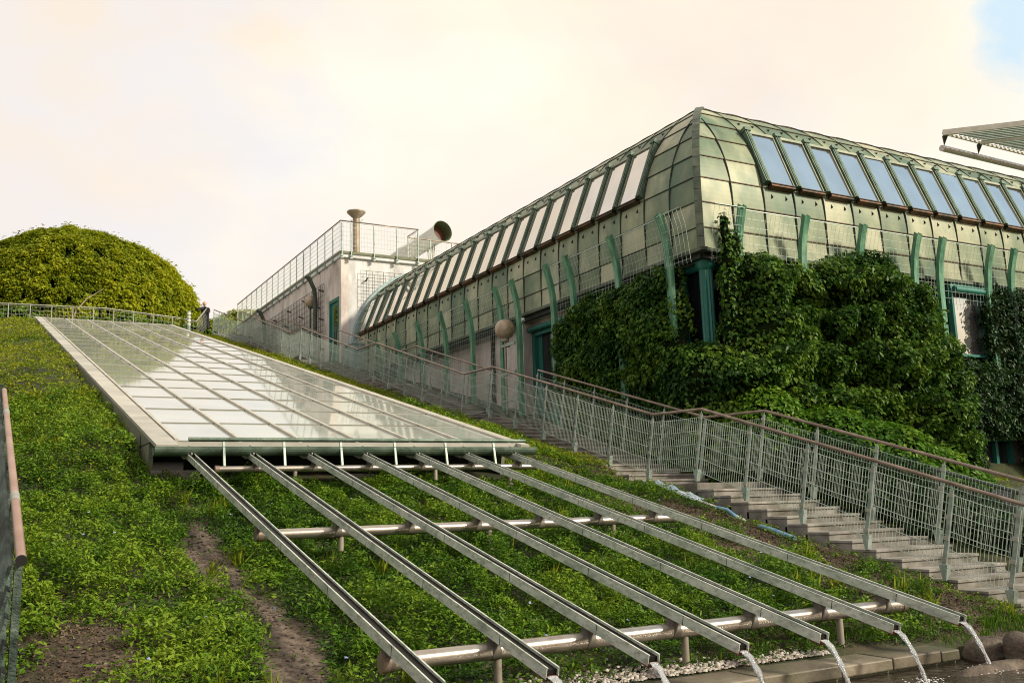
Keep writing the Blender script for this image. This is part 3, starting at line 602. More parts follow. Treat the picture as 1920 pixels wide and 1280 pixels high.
# person leaning over the rail at the top of the stairs
def person():
    t = thing('person', 'distant person in black with orange hair leaning on the rail at the hilltop', 'person', (9.95, 49.15, 8.8))
    P = {'pel': (10.05, 49.35, 9.75), 'sp': (10.0, 49.22, 9.95), 'ch': (9.93, 49.08, 10.18), 'nk': (9.90, 49.0, 10.34), 'hd': (9.88, 48.95, 10.42),
         'ls': (9.74, 49.02, 10.25), 'le': (9.60, 48.90, 10.18), 'lw': (9.42, 48.85, 10.20), 'rs': (10.12, 49.0, 10.22), 're': (10.10, 48.85, 10.02), 'rw': (9.86, 48.80, 10.05),
         'lk': (9.95, 49.30, 9.30), 'lf': (9.97, 49.42, 8.86), 'rk': (10.18, 49.30, 9.30), 'rf': (10.18, 49.45, 8.86)}
    E = [('pel', 'sp'), ('sp', 'ch'), ('ch', 'nk'), ('ch', 'ls'), ('ls', 'le'), ('le', 'lw'), ('ch', 'rs'), ('rs', 're'), ('re', 'rw'), ('pel', 'lk'), ('lk', 'lf'), ('pel', 'rk'), ('rk', 'rf')]
    rad = {'pel': .15, 'sp': .14, 'ch': .15, 'nk': .06, 'ls': .075, 'le': .055, 'lw': .04, 'rs': .075, 're': .055, 'rw': .04, 'lk': .08, 'lf': .05, 'rk': .08, 'rf': .05}
    ks = [k for k in P if k != 'hd']; me = bpy.data.meshes.new('body'); b0 = wl(t)
    me.from_pydata([tuple(Vector(P[k])-b0) for k in ks], [(ks.index(a), ks.index(b)) for a, b in E], [])
    o = bpy.data.objects.new('body', me); col.objects.link(o); o.parent = t; me.materials.append(M['black'])
    sk = o.modifiers.new('skin', 'SKIN')
    for k, v in zip(ks, me.skin_vertices[0].data): v.radius = (rad[k], rad[k]); v.use_root = (k == 'pel')
    o.modifiers.new('sub', 'SUBSURF').levels = 2
    mb = MB(); mb.sphere((9.88, 48.93, 10.44), .075, .09, .105, 16, 12); mb.sphere((9.87, 48.84, 10.43), .014, .02, .018, 8, 6); obj('head', mb, M['skin'], t)
    mb = MB(); mb.sphere((9.885, 48.97, 10.475), .098, .10, .105, 16, 12, fn=lambda d: 1+.06*math.sin(9*d.x+7*d.z)); obj('hair', mb, M['hair'], t)
    mb = MB(); mb.sphere((9.98, 48.86, 10.30), .05, .04, .05, 10, 8); obj('sleeve_badge', mb, M['whitepl'], t)
person()

# ------------------------------------------------------------------ glasshouse
XC, YC, ZE, ZV, RR = 12.5, 14.47, 4.93, 6.0, 3.19
MOD = .88
def prof_s(s, off=0.0):         # (t, z) at arc length s, pushed out by off
    if s <= ZV-ZE: return (-off, ZE+s)
    th = min((s-(ZV-ZE))/RR, math.pi/2); return (RR-(RR+off)*math.cos(th), ZV+(RR+off)*math.sin(th))
SMAX = (ZV-ZE)+RR*math.pi/2
def pL(s, y, off=0): t_, z = prof_s(s, off); return Vector((XC+t_, y, z))
def pR(s, x, off=0): t_, z = prof_s(s, off); return Vector((x, YC+t_, z))
YEND, XEND = 34.5, 44.2
gh = thing('glasshouse', 'glasshouse with barrel roof of green patina copper panels and skylights', 'glasshouse', (XC, YC, -1.2))
rows = [0, .46, .99, 1.52, 2.05, 2.60, 3.15, 3.70, 4.25, 4.80, 5.40, SMAX]
def roof_face(side):
    mb = MB(); fn = pL if side == 'L' else pR; lo = YC if side == 'L' else XC; hi = YEND if side == 'L' else XEND
    nk = int((hi-lo)/MOD)+1; flip = side == 'L'
    for k in range(nk):
        a0, a1 = lo+k*MOD, min(lo+(k+1)*MOD, hi)
        for j in range(len(rows)-1):
            sub = 1 if rows[j+1] <= 1.07 else 5; tt = random.random(); dz = .35*(random.random()-.5)
            sag = random.uniform(-.004, .006)
            ss = np.linspace(rows[j], rows[j+1], sub+1)
            for i in range(sub):
                s0_, s1_ = ss[i], ss[i+1]; h0, h1 = lo+prof_s(s0_)[0], lo+prof_s(s1_)[0]
                b0, b1 = max(a0, h0), max(a0, h1)
                if b0 >= a1 and b1 >= a1: continue
                b0, b1 = min(b0, a1), min(b1, a1)
                o0 = .030-.022*i/sub; o1 = .030-.022*(i+1)/sub
                q = [fn(s0_, b0, o0), fn(s0_, a1, o0), fn(s1_, a1, o1), fn(s1_, b1, o1)]
                if not flip: pass
                mb.add(q, [(0, 1, 2, 3)], 0, tt, False)
            # overlapped lower edge of the panel
            h = lo+prof_s(rows[j])[0]; b = max(a0, h)+.03
            if b < a1-.04 and j > 0 and not (k >= 2 and 3 <= j <= 4):
                P0, P1 = fn(rows[j], b, .016), fn(rows[j], a1-.035, .016); up = fn(rows[j]+.1, b)-fn(rows[j], b)
                mb.bar(P0, P1, .022, .030, up, mi=1 if side == 'L' else 2)
        # standing seam along the arc
        if k > 0:
            pts = [fn(s_, a0, .026 if s_ < 3.3 else .020) for s_ in np.linspace(0, SMAX, 34) if lo+prof_s(s_)[0] <= a0-.02]
            if len(pts) > 1: mb.tube(pts, .021, 5, mi=1, smooth=False)
        # little snow stops
        if k >= 2:
            for (s_, rise) in ((1.30, .055), (3.42, .055)):
                for q in (.28, .74):
                    c = fn(s_, a0+MOD*q, .012); o_ = (fn(s_, a0, .1)-fn(s_, a0, 0)).normalized(); d_ = (fn(s_+.05, a0)-fn(s_, a0)).normalized(); w = Vector((0, .022, 0)) if side == 'L' else Vector((.022, 0, 0))
                    mb.add([c-w, c+w, c+o_*rise, c+d_*.10], [(0, 1, 2), (0, 2, 3), (1, 3, 2)], 1)
    return mb
mL, mR = roof_face('L'), roof_face('R')
rf = MB(); rf.v = mL.v; rf.f = mL.f; rf.m = mL.m; rf.t = mL.t; rf.smooth = mL.smooth
b = len(rf.v); rf.v = rf.v+mR.v; rf.f = rf.f+[[i+b for i in f] for f in mR.f]; rf.m = rf.m+mR.m; rf.t = rf.t+mR.t; rf.smooth = rf.smooth+mR.smooth
rf.add([(XC+RR, YC+RR, 9.17), (XEND, YC+RR, 9.17), (XEND, YEND, 9.17), (XC+RR, YEND, 9.17)], [(0, 1, 2, 3)])
obj('roof', rf, [M['roof'], M['seam'], M['rust_seam']], gh)
# hip cap
mb = MB(); ss = np.linspace(.0, SMAX-.2, 25)
for i in range(24):
    def hp(s_, off): t_, z = prof_s(s_, off); return Vector((XC+t_, YC+t_, z))
    a, c = hp(ss[i], .02), hp(ss[i+1]-.008, .02); mb.bar(a, c, .15, .05, Vector((-1, -1, .4)), tint=random.random())
obj('hip_cap', mb, M['cap'], gh)
# eaves
mb = MB()
mb.bar((XC-.03, YC-.15, ZE-.03), (XC-.03, YEND, ZE-.03), .16, .07, mi=0); mb.bar((XC-.12, YC-.03, ZE-.031), (XEND, YC-.03, ZE-.031), .16, .072, mi=0)
mb.bar((XC+.05, YC+.05, ZE-.13), (XC+.05, YEND, ZE-.13), .10, .10, mi=1); mb.bar((XC+.05, YC+.05, ZE-.131), (XEND, YC+.05, ZE-.131), .10, .10, mi=1)
obj('eave', mb, [M['cap'], M['seam']], gh)
# arched coping at the hill end
mb = MB()
for i in range(26):
    s0_, s1_ = -1.6+(SMAX-.6+1.6)*i/26, -1.6+(SMAX-.6+1.6)*(i+1)/26
    def ap(s_, off): return pL(s_, YEND-.1, off) if s_ > 0 else Vector((XC-off, YEND-.1, ZE+s_))
    mb.bar(ap(s0_, .05), ap(s1_+.004, .05), .24, .16, Vector((-1, 0, .6)))
obj('arched_coping', mb, M['blue_grey'], gh)
# skylights
SW0, SW1 = 1.60, 2.96
def skylight(side, k, src):
    fn = pL if side == 'L' else pR; lo = YC if side == 'L' else XC; a0 = lo+MOD*k
    d = Vector((0, 1, 0)) if side == 'L' else Vector((1, 0, 0))
    A, B = fn(SW0, a0, .10), fn(SW1, a0, .10); up = (B-A).normalized(); out = d.cross(up); 
    if (side == 'L' and out.x > 0) or (side == 'R' and out.y > 0): out = -out
    L = (B-A).length; W = MOD
    rib_u = 0.0
    # side rib is on the camera-left side of every light on the right roof, camera-right on the left roof
    r0, r1 = (0.0, .17) if True else (0, 0)
    g0, g1 = .21, W-.04
    P = lambda u, v, o: A+d*u+up*v+out*o
    w = MB()
    def bx(u0, u1, v0, v1, o0, o1, mi=0): w.obox(P((u0+u1)/2, (v0+v1)/2, (o0+o1)/2), d*(u1-u0)/2, up*(v1-v0)/2, out*(o1-o0)/2, mi)
    for q in range(4): bx(r0+.012+q*.038, r0+.040+q*.038, -.02, L+.03, -.16, .085-.012*abs(q-1.5), 0)
    bx(r0-.004, r1-.006, L-.02, L+.07, -.16, .10, 0)
    bx(g0-.035, g0, 0, L, -.15, .03, 1); bx(g1, g1+.025, 0, L, -.15, .03, 1)
    bx(g0-.035, W-.015, L-.05, L+.02, -.16, .04, 1)
    bx(g0-.035, W-.015, -.09, -.002, -.12, .03, 2); bx(g0-.045, W-.005, -.045, -.028, -.12, .05, 3)
    pn = MB(); pn.obox(P((g0+g1)/2, L/2-.02, .006), d*(g1-g0)/2, up*(L/2-.03), out*.006)
    if src is None:
        f = obj('skylight', w, [M['ribs'], M['frame'], M['sill'], M['seam']], gh, loc=A); p = obj('pane', pn, M['mirror'], f, loc=A)
        return f, p
    f = inst(src[0], gh, A); p = src[1].copy(); col.objects.link(p); p.parent = f; p.location = (0, 0, 0)
    p.rotation_euler = (random.gauss(0, .007), random.gauss(0, .007), 0)
    return src
src = None
for k in range(2, 22): src = skylight('L', k, src)
src = None
for k in range(2, 16): src = skylight('R', k, src)
# walls
mb = MB(); mb.box(12.85, 13.0, 15.6, 19.7, -1.2, 4.85); mb.box(12.85, 13.0, 21.75, YEND, 1.5, 4.85); mb.box(12.85, 13.0, 19.7, 21.75, 4.55, 4.85)
mb.box(12.85, 13.0, 14.8, 15.6, -1.2, 3.0)
obj('wall', mb, M['plaster'], gh)
mb = MB(); mb.box(12.85, 20.25, 14.8, 14.95, -1.5, 3.0); mb.box(14.3, 20.25, 14.801, 14.95, 3.0, 4.85); mb.box(22.0, 30.0, 14.8, 14.95, -1.5, 4.85)
mb.box(20.25, 22.0, 14.8, 14.95, 1.25, 3.1); mb.box(20.25, 22.0, 14.8, 14.95, -1.5, 0.0)
obj('wall', mb, M['concrete'], gh)
mb = MB(); mb.box(13.2, 40, 17.0, 17.1, -1.4, 4.8); mb.box(15, 15.1, 15, 34, 0, 4.8); obj('inner_wall', mb, M['dark'], gh)  # unlit interior behind the panes, its darkness put into the colour
for y in (23.9, 28.9):
    mb = MB(); mb.box(12.80, 12.87, y, y+.16, 2.0, 4.86); obj('downpipe', mb, M['seam'], gh)
mb = MB(); mb.tube([(12.60, 21.95, 1.9), (12.60, 21.95, 4.7)], .05, 10); obj('downpipe', mb, M['galv'], gh)
# corner column and window
def fluted(cx, cy, z0, z1, r, n=16):
    m = MB(); vs_ = []
    for z in (z0, z1):
        for i in range(n*2):
            a = math.pi*i/n; q = r*(1 if i % 2 else .82); vs_.append((cx+math.cos(a)*q, cy+math.sin(a)*q, z))
    m.add(vs_, [(i, (i+1) % (2*n), 2*n+(i+1) % (2*n), 2*n+i) for i in range(2*n)]); return m
m = fluted(12.80, 14.74, 1.5, 4.60, .135, 12); m.tube([(12.80, 14.74, 4.58), (12.80, 14.74, 4.66), (12.80, 14.74, 4.80)], [.14, .20, .20], 16)
obj('corner_column', m, M['teal'], gh)
mb = MB(); mb.tube([(12.80, 14.74, 4.68), (12.80, 15.55, 4.68)], .085, 12); mb.tube([(12.80, 14.74, 4.68), (14.3, 14.74, 4.68)], .085, 12); obj('lintel_beam', mb, M['teal'], gh)
def window(name, frames, pane, pm_):
    f = MB()
    for b_ in frames: f.box(*b_)
    w = obj(name, f, M['teal'], gh); p = MB(); p.box(*pane); obj('pane', p, pm_, w)
window('window', [(12.84, 12.92, 15.42, 15.56, 2.9, 4.7), (12.84, 12.92, 14.9, 15.42, 2.9, 2.98), (12.84, 12.92, 14.84, 14.90, 2.9, 4.7)], (12.87, 12.89, 14.9, 15.42, 2.98, 4.7), M['dark_glass'])
window('window', [(13.28, 13.42, 14.84, 14.92, 2.9, 4.7), (13.0, 13.28, 14.84, 14.92, 2.9, 2.98), (14.1, 14.25, 14.84, 14.92, 2.9, 4.7)], (12.95, 14.1, 14.87, 14.89, 2.98, 4.7), M['dark_glass'])
window('window', [(19.84, 19.91, 14.34, 14.48, 3.1, 4.7), (20.95, 21.07, 14.34, 14.48, 3.1, 4.7), (21.52, 21.6, 14.34, 14.48, 3.1, 4.7), (19.91, 20.95, 14.34, 14.48, 3.1, 3.16), (21.07, 21.52, 14.34, 14.48, 3.1, 3.16), (19.84, 21.6, 14.345, 14.48, 4.7, 4.82)], (19.88, 21.55, 14.44, 14.46, 3.16, 4.7), M['mirror'])
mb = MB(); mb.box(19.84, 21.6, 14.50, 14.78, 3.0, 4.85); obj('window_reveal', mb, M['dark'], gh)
for z in (4.66, 1.24):
    mb = MB(); mb.tube([(19.85 if z > 3 else 20.2, 14.26 if z > 3 else 14.62, z), (21.6 if z > 3 else 21.9, 14.26 if z > 3 else 14.62, z)], .08, 12); obj('lintel_beam', mb, M['teal'], gh)
window('window', [(20.25, 20.34, 14.70, 14.86, 0, 1.2), (21.35, 21.45, 14.70, 14.86, 0, 1.2), (21.90, 22.0, 14.70, 14.86, 0, 1.2), (20.34, 21.9, 14.71, 14.86, 0, .08)], (20.3, 21.95, 14.80, 14.82, .08, 1.25), M['dark_glass'])
# teal door beside the ivy
d = MB(); d.box(12.80, 12.98, 21.60, 21.75, 1.98, 4.50); d.box(12.80, 12.98, 19.7, 19.85, 1.98, 4.50); d.box(12.80, 12.98, 19.85, 21.60, 4.38, 4.50)
d.box(12.90, 12.96, 19.85, 21.60, 1.98, 2.35); d.box(12.90, 12.96, 21.40, 21.60, 2.35, 4.38); d.box(12.90, 12.96, 20.65, 20.78, 2.35, 4.38)
dd = obj('door', d, M['teal'], gh); p = MB(); p.box(12.92, 12.94, 19.85, 21.40, 2.35, 4.38); obj('pane', p, M['dark_glass'], dd)
p = MB(); p.tube([(12.80, 21.35, 3.0), (12.80, 21.35, 3.35)], .016, 8); obj('handle', p, M['pipe'], dd)
mb = MB(); mb.tube([(12.72, 19.75, 4.55), (12.72, 21.75, 4.55)], .07, 12); obj('lintel_beam', mb, M['teal'], gh)
mb = MB(); mb.box(12.55, 12.87, 21.76, 22.02, 1.9, 4.72); obj('door_jamb', mb, M['plaster'], gh)

# ------------------------------------------------------------------ trellises in front of the glasshouse
def tpost(P0, z0, out, wide, ztop=5.74):   # U-channel post, flaring outward at the top
    out = Vector(out); wide = Vector(wide); m = MB(); zs = [z0, 4.6, 4.95, 5.2, 5.4, 5.58, 5.74]; of = [0, 0, .02, .055, .10, .155, .215]
    sec = [(-.075, 0), (.075, 0), (.075, .10), (.060, .10), (.060, .014), (-.060, .014), (-.060, .10), (-.075, .10)]
    vs_ = []
    for z, o in zip(zs, of):
        sc = .045 if z == zs[-1] else 1
        for i, (a, b_) in enumerate(sec):
            up = .07 if (z == zs[-1] and i in (2, 3, 6, 7)) else 0
            vs_.append(Vector((P0[0], P0[1], z+(up)))+wide*a+out*(o+.0)+(-out)*b_*1.0+out*.05)
    n = len(sec); m.add(vs_, [(i*n+q, i*n+(q+1) % n, (i+1)*n+(q+1) % n, (i+1)*n+q) for i in range(len(zs)-1) for q in range(n)])
    return m
def trellis(side, pos, label, base):
    t = thing('trellis', label, 'trellis', base)
    out, wide = (Vector((-1, 0, 0)), Vector((0, 1, 0))) if side == 'L' else (Vector((0, -1, 0)), Vector((1, 0, 0)))
    pl = lambda a: (12.22, a) if side == 'L' else (a, 14.19)
    for a in pos:
        x, y = pl(a); z0 = max(-1.4, float(plane_z(y, DG))-.1) if side == 'L' else (1.6 if a < 20 else 2.4)
        obj('post', tpost((x, y), z0, out, wide), M['green'], t)
    for a, b_ in zip(pos[:-1], pos[1:]):
        if side == 'L' and abs(a-19.65) < .01: continue
        mb = MB(); (x0, y0), (x1, y1) = pl(a), pl(b_)
        zb = (float(plane_z((y0+y1)/2, DG))+.2) if side == 'L' else 4.3
        lv = [(5.70, .20), (5.35, .09), (4.95, .02), (zb, .0)]
        nv = max(2, round(abs(b_-a)/.13)); mg = .05*(1 if b_ > a else -1)
        for i in range(nv+1):
            u = (a+mg)+(b_-a-2*mg)*i/nv; X_, Y_ = pl(u); mb.tube([Vector((X_, Y_, z))+out*(o-.03) for z, o in lv], .0026, 4, cap=False, smooth=False)
        z = 5.70; first = True
        while z > zb:
            o = float(np.interp(z, [zb, 4.95, 5.35, 5.70], [0, .02, .09, .20])); p, q = Vector((*pl(a), z))+out*(o-.035), Vector((*pl(b_), z))+out*(o-.035)
            mb.tube([p, q], .010 if first else .0028, 4, cap=False, smooth=False); first = False; z -= .16
        obj('wire_mesh', mb, M['wire'], t)
    if side == 'L': ex = [(12.22, pos[0]), (12.22, pos[0]-.75)]
    else: ex = [(pos[0], 14.19), (pos[0]-.75, 14.19)]
    mb = MB(); a, b_ = [Vector((*e, 0)) for e in ex]
    for i in range(7):
        p = a.lerp(b_, i/6); mb.tube([p+out*(o+.06)+Vector((0, 0, z)) for z, o in ((5.70, .20), (5.35, .09), (4.6, .0))], .0028, 4, cap=False)
    for j in range(7):
        z = 5.70-.17*j; o = float(np.interp(z, [4, 4.95, 5.35, 5.70], [0, .02, .09, .20])); mb.tube([a+out*(o+.065)+Vector((0, 0, z)), b_+out*(o+.065)+Vector((0, 0, z))], .008 if j == 0 else .0028, 4, cap=False)
    obj('wire_mesh', mb, M['wire'], t)
trellis('L', [15.15, 16.92, 18.75, 19.65, 21.38, 22.29, 24.06, 25.78, 27.5, 29.3, 31.0], 'row of bent green posts and wire grid along the stair side of the glasshouse', (12.22, 15, 0))
trellis('R', [13.20, 14.95, 16.66, 18.41, 19.26, 21.01, 21.89, 23.6, 25.3], 'row of bent green posts and wire grid along the ivy side of the glasshouse', (13, 14.2, -.2))

# ------------------------------------------------------------------ terrace block
tb = thing('terrace_block', 'pale rendered terrace block with a flat roof beyond the glasshouse', 'building', (12, 34.6, 5))
mb = MB(); mb.box(12.0, 12.3, 35.9, 51, 3.5, 9.55); mb.box(12.0, 12.3, 34.52, 34.75, 3.5, 9.55); mb.box(12.0, 12.3, 34.75, 35.9, 8.1, 9.55); obj('wall', mb, M['plaster'], tb)
mb = MB(); mb.box(12.302, 19.0, 34.522, 34.8, 3.5, 9.551); obj('wall', mb, M['white'], tb)
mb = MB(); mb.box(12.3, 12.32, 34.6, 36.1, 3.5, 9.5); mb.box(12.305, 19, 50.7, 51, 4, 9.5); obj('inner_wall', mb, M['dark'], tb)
mb = MB(); mb.box(11.93, 19.2, 34.42, 51.1, 9.56, 9.74); obj('roof_slab', mb, M['white'], tb, bevel=.02)
mb = MB(); mb.box(11.90, 19.25, 34.38, 34.46, 9.70, 9.80); mb.box(11.90, 11.98, 34.46, 51.1, 9.70, 9.80); obj('slab_edge', mb, M['algae'], tb)
d = MB(); d.box(11.98, 12.1, 34.75, 34.88, 5.45, 8.1); d.box(11.98, 12.1, 35.77, 35.9, 5.45, 8.1); d.box(11.98, 12.1, 34.88, 35.77, 7.97, 8.1); d.box(12.04, 12.08, 34.88, 35.77, 5.45, 7.97)
dd = obj('door', d, M['teal'], tb); p = MB(); p.box(12.02, 12.035, 35.0, 35.4, 6.2, 7.8); obj('pane', p, M['dark_glass'], dd)
# wire grids on stand-off pegs
def wallgrid(a, u, v, nu, nv, out, pegs):
    a, u, v, out = map(Vector, (a, u, v, out)); mb = MB(); pg = MB()
    for i in range(nu+1): mb.tube([a+u*(i/nu)+out*.12, a+u*(i/nu)+v+out*.12], .009, 4, cap=False)
    for j in range(nv+1): mb.tube([a+v*(j/nv)+out*.125, a+v*(j/nv)+u+out*.125], .009, 4, cap=False)
    for (p, q) in pegs: c = a+u*p+v*q; pg.tube([c, c+out*.20+Vector((0, 0, .06))], .028, 8)
    obj('wire_grid', mb, M['darkrail'], tb); obj('stand_off', pg, M['seam'], tb)
wallgrid((12.0, 36.2, 5.6), (0, 14.4, 0), (0, 0, 3.3), 62, 14, (-1, 0, 0), [(.03+.155*i, q) for i in range(7) for q in (.22, .58, .93)]+[(.06+.155*i, q) for i in range(6) for q in (.40, .75)])
wallgrid((12.75, 34.52, 5.4), (3.0, 0, 0), (0, 0, 3.7), 13, 14, (0, -1, 0), [(.08, .25), (.08, .9), (.5, .92), (.9, .95)])
for y, z1 in ((37.0, 9.35), (44.6, 9.45)):
    mb = MB(); zb = float(plane_z(y, DG))-.1; mb.tube([(11.78, y, zb), (11.78, y, z1-1.0), (11.72, y, z1-.5), (11.55, y, z1-.15), (11.40, y, z1)], .085, 8)
    tag(obj('trellis_post', mb, M['darkrail'], loc=(11.78, y, zb)), 'single curved dark green post '+('beside the door of the terrace block' if y < 40 else 'farthest up the stairs on the terrace wall'), 'post', 'dark posts on the terrace wall')
# terrace railing
tr = thing('terrace_railing', 'wire mesh railing round the front corner of the terrace roof', 'railing', (12, 34.4, 9.8))
def deckrail(t, pts, posts, drop=.28, step=.12, gold=False):
    z0 = pts[0][2]; mb = MB(); mb.tube(pts, .026, 8); obj('handrail', mb, M['rail'], t); s_ = None
    for (x, y) in posts:
        if s_ is None: mb = MB(); mb.bar((x, y, z0-.02), (x, y, z0-1.15-drop), .06, .035, (1, 0, 0)); mb.box(x-.05, x+.05, y-.05, y+.05, z0-1.25-drop*.3, z0-1.20-drop*.3); mb.box(x-.05, x+.05, y-.05, y+.05, z0-1.15-drop, z0-1.10-drop); s_ = obj('post', mb, M['galv'], t, loc=(x, y, z0))
        else: inst(s_, t, (x, y, z0))
    for a, b_ in zip(pts[:-1], pts[1:]):
        a, b_ = Vector(a), Vector(b_); dn = Vector((0, 0, -1)); mb = MB(); mesh_panel(mb, a+dn*.06, b_+dn*.06, b_+dn*1.12, a+dn*1.12, step, 6, .0038); obj('wire_mesh', mb, M['pale_wire'], t)
deckrail(tr, [(11.92, 50.7, 10.93), (11.92, 34.35, 10.97), (15.15, 34.35, 10.97), (15.15, 35.45, 10.97)], [(11.92, 50.6-.96*i) for i in range(17)]+[(11.98, 34.35), (12.35, 34.35), (13.28, 34.35), (14.22, 34.35), (15.13, 34.35)])
tr = thing('terrace_railing', 'set-back wire mesh railing on the terrace beside the cream duct', 'railing', (15.2, 35.5, 9.8))
deckrail(tr, [(15.18, 35.5, 10.95), (19.2, 35.6, 10.95)], [(15.2, 35.5), (16.2, 35.52), (17.2, 35.55), (18.2, 35.58)], .05)
# vent with funnel cap
t = thing('vent_pipe', 'rusty metal vent pipe with a funnel-shaped top on the terrace', 'vent', (13.5, 37, 9.74))
mb = MB(); mb.tube([(13.52, 37, 9.7), (13.52, 37, 11.95)], .15, 18); obj('pole', mb, M['rust_pole'], t)
mb = MB(); mb.tube([(13.52, 37, 11.72), (13.52, 37, 11.98), (13.52, 37, 12.06), (13.52, 37, 12.22), (13.52, 37, 12.27), (13.52, 37, 12.235), (13.52, 37, 12.05)], [.10, .12, .22, .385, .39, .37, .10], 24); 
for a in range(3): mb.tube([(13.52+.30*math.cos(a*2.1), 37+.30*math.sin(a*2.1), 11.98), (13.52+.12*math.cos(a*2.1), 37+.12*math.sin(a*2.1), 11.80)], .012, 6)
obj('funnel', mb, M['rust_pole'], t)
# duct with an oval mouth
t = thing('air_duct', 'cream cylindrical air duct with a flared dark mouth on a steel stand', 'air duct', (17.5, 40, 9.74))
A, B = Vector((17.75, 42.9, 12.02)), Vector((18.38, 38.9, 12.50)); dv = (B-A).normalized()
mb = MB(); mb.tube([A-dv*.5, A, A+dv*.6, A+dv*.62, A+dv*1.1, A+dv*1.12, B-dv*.75, B-dv*.35, B], [.34, .40, .40, .44, .44, .40, .40, .43, .50], 26, cap=False); mb.tube([B, B-dv*.02, B-dv*.5], [.50, .47, .39], 26, mi=1, cap=False); mb.tube([B-dv*.5, B-dv*.52], [.39, .38], 26, mi=2)
obj('tube', mb, [M['cream'], M['duct_in'], M['rusty']], t)
mb = MB()
for (u, w) in ((.35, -.35), (.35, .35), (.72, -.3), (.72, .3)):
    c = A.lerp(B, u); mb.bar(c+Vector((0, w*.7, -.2)), (c.x+(.25 if u > .5 else -.1), c.y+w, 9.74), .06, .06, (1, 0, 0))
c = A.lerp(B, .72); mb.bar(c+Vector((.05, -.42, .45)), (c.x+.05, c.y-.42, 9.74), .05, .05, (1, 0, 0)); mb.bar((16.9, 40, 10.15), (18.9, 40, 10.15), .05, .05)
for q in range(6): mb.bar((17.5+.2*q, 39.6, 9.9), (17.5+.2*q, 39.6, 10.3), .03, .03, (1, 0, 0))
obj('stand', mb, M['pale_wire'], t)
mb = MB(); mb.sphere((16.7, 39.9, 10.75), .35, .35, .38, 14, 10); obj('motor_housing', mb, M['cream'], t)

# globe lamps, camera, bin, canopy
def lamp(c, r, zb, label, ladder):
    t = thing('globe_lamp', label, 'lamp', (c[0], c[1], zb)); mb = MB(); mb.sphere(c, r, r, r, 24, 16); obj('globe', mb, M['globe'], t)
    mb = MB(); mb.tube([(c[0], c[1], c[2]-r+.02), (c[0], c[1], c[2]-r-.06)], r*.42, 14); mb.tube([(c[0], c[1], c[2]-r-.05), (c[0], c[1], zb)], .03, 8)
    if ladder:
        mb.tube([(c[0]+.06, c[1]-.03, c[2]-r-.1), (c[0]+.06, c[1]-.03, c[2]-r-.2)], .05, 8)
    obj('stem', mb, M['darkrail'] if not ladder else M['post'], t)
    if ladder:
        mb = MB()
        for z in (c[2]-r-.16, c[2]-r-.9, c[2]-r-1.6): mb.box(c[0]-.02, c[0]+.02, c[1]-.52, c[1]+.22, z-.035, z+.035)
        obj('arm', mb, M['galv'], t)
lamp((11.98, 21.72, 4.53), .265, 2.0, 'big weathered brown globe lamp between green posts by the door', True)
lamp((11.72, 37.46, 8.42), .235, 5.9, 'pale globe lamp on the terrace block wall near its door', False)
t = thing('security_camera', 'small white security camera beside the globe lamp', 'camera', (12.35, 21.4, 4.68))
mb = MB(); mb.obox((12.28, 21.30, 4.70), (.035, -.015, 0), (.03, .085, -.02), (0, .012, .045)); obj('housing', mb, M['whitepl'], t, bevel=.01)
mb = MB(); mb.tube([(12.26, 21.225, 4.685), (12.255, 21.205, 4.68)], .03, 12); obj('lens', mb, M['dark'], t)
mb = MB(); mb.tube([(12.3, 21.35, 4.66), (12.45, 21.42, 4.56), (12.8, 21.6, 4.58)], .012, 8); obj('arm', mb, M['whitepl'], t)
t = thing('drain_box', 'pale blue metal box at the foot of the arched coping', 'metal box', (12.3, 34.1, 5.1))
mb = MB(); mb.box(12.02, 12.65, 33.3, 34.3, 4.9, 6.02); obj('body', mb, M['blue_grey'], t, bevel=.03); mb = MB(); mb.box(11.98, 12.69, 33.26, 34.34, 6.02, 6.10); obj('lid', mb, M['blue_grey'], t, bevel=.01)

def canopy():
    t = thing('steel_canopy', 'louvred steel roof canopy jutting in above the glasshouse at the right', 'canopy', (37, 26, 9.2))
    z = 13.1; T_ = Vector((30.86, 21.93, z)); a = Vector((2.0, -1.9, 0)).normalized(); b_ = Vector((1, .02, 0)).normalized(); La, Lb = 9.0, 16.0
    mb = MB(); mb.bar(T_+Vector((0, 0, .02)), T_+a*La+Vector((0, 0, .02)), .10, .20, mi=0); mb.bar(T_, T_+b_*Lb, .07, .08)
    mb.bar(T_+b_*2.2+Vector((0, 0, -.02)), T_+b_*2.2+a*La, .08, .10); mb.bar(T_+b_*7+Vector((0, 0, -.02)), T_+b_*7+a*La, .14, .14); obj('frame', mb, M['bar'], t)
    lo = MB(); c = a*La; d_ = (a*.5+b_).normalized(); L = 16; k = .15
    while k < Lb-.2:
        p = T_+b_*k+Vector((0, 0, .10)); q = p+a*La; lo.bar(p, q, .09, .012, (0.2, .1, 1)); k += .27
    obj('louvre', lo, M['galv'], t)
    mb = MB(); p = Vector((31.15, 22.25, z-.42)); mb.tube([p, p+b_*16], .12, 14); obj('tube', mb, M['pipe'], t)
    mb = MB()
    for k in (.15, 2.2, 7, 11):
        c_ = T_+b_*k; mb.add([c_+Vector((-.12, 0, -.05)), c_+Vector((.14, 0, -.05)), c_+Vector((.24, .28, -.34)), c_+Vector((-.02, .14, -.05))], [(0, 1, 2), (1, 3, 2), (0, 2, 3)])
    obj('strut', mb, M['seam'], t)
    mb = MB(); mb.tube([(40, 24, 9.1), (40, 24, z)], .2, 12); mb.tube([(45, 18, -1.4), (44.8, 18, z)], .2, 12); obj('mast', mb, M['pipe'], t)
    mb = MB(); mb.tube([(37.5, 20, z-.1), (40, 24, z-1.5)], .12, 10); obj('brace', mb, M['post'], t)
canopy()

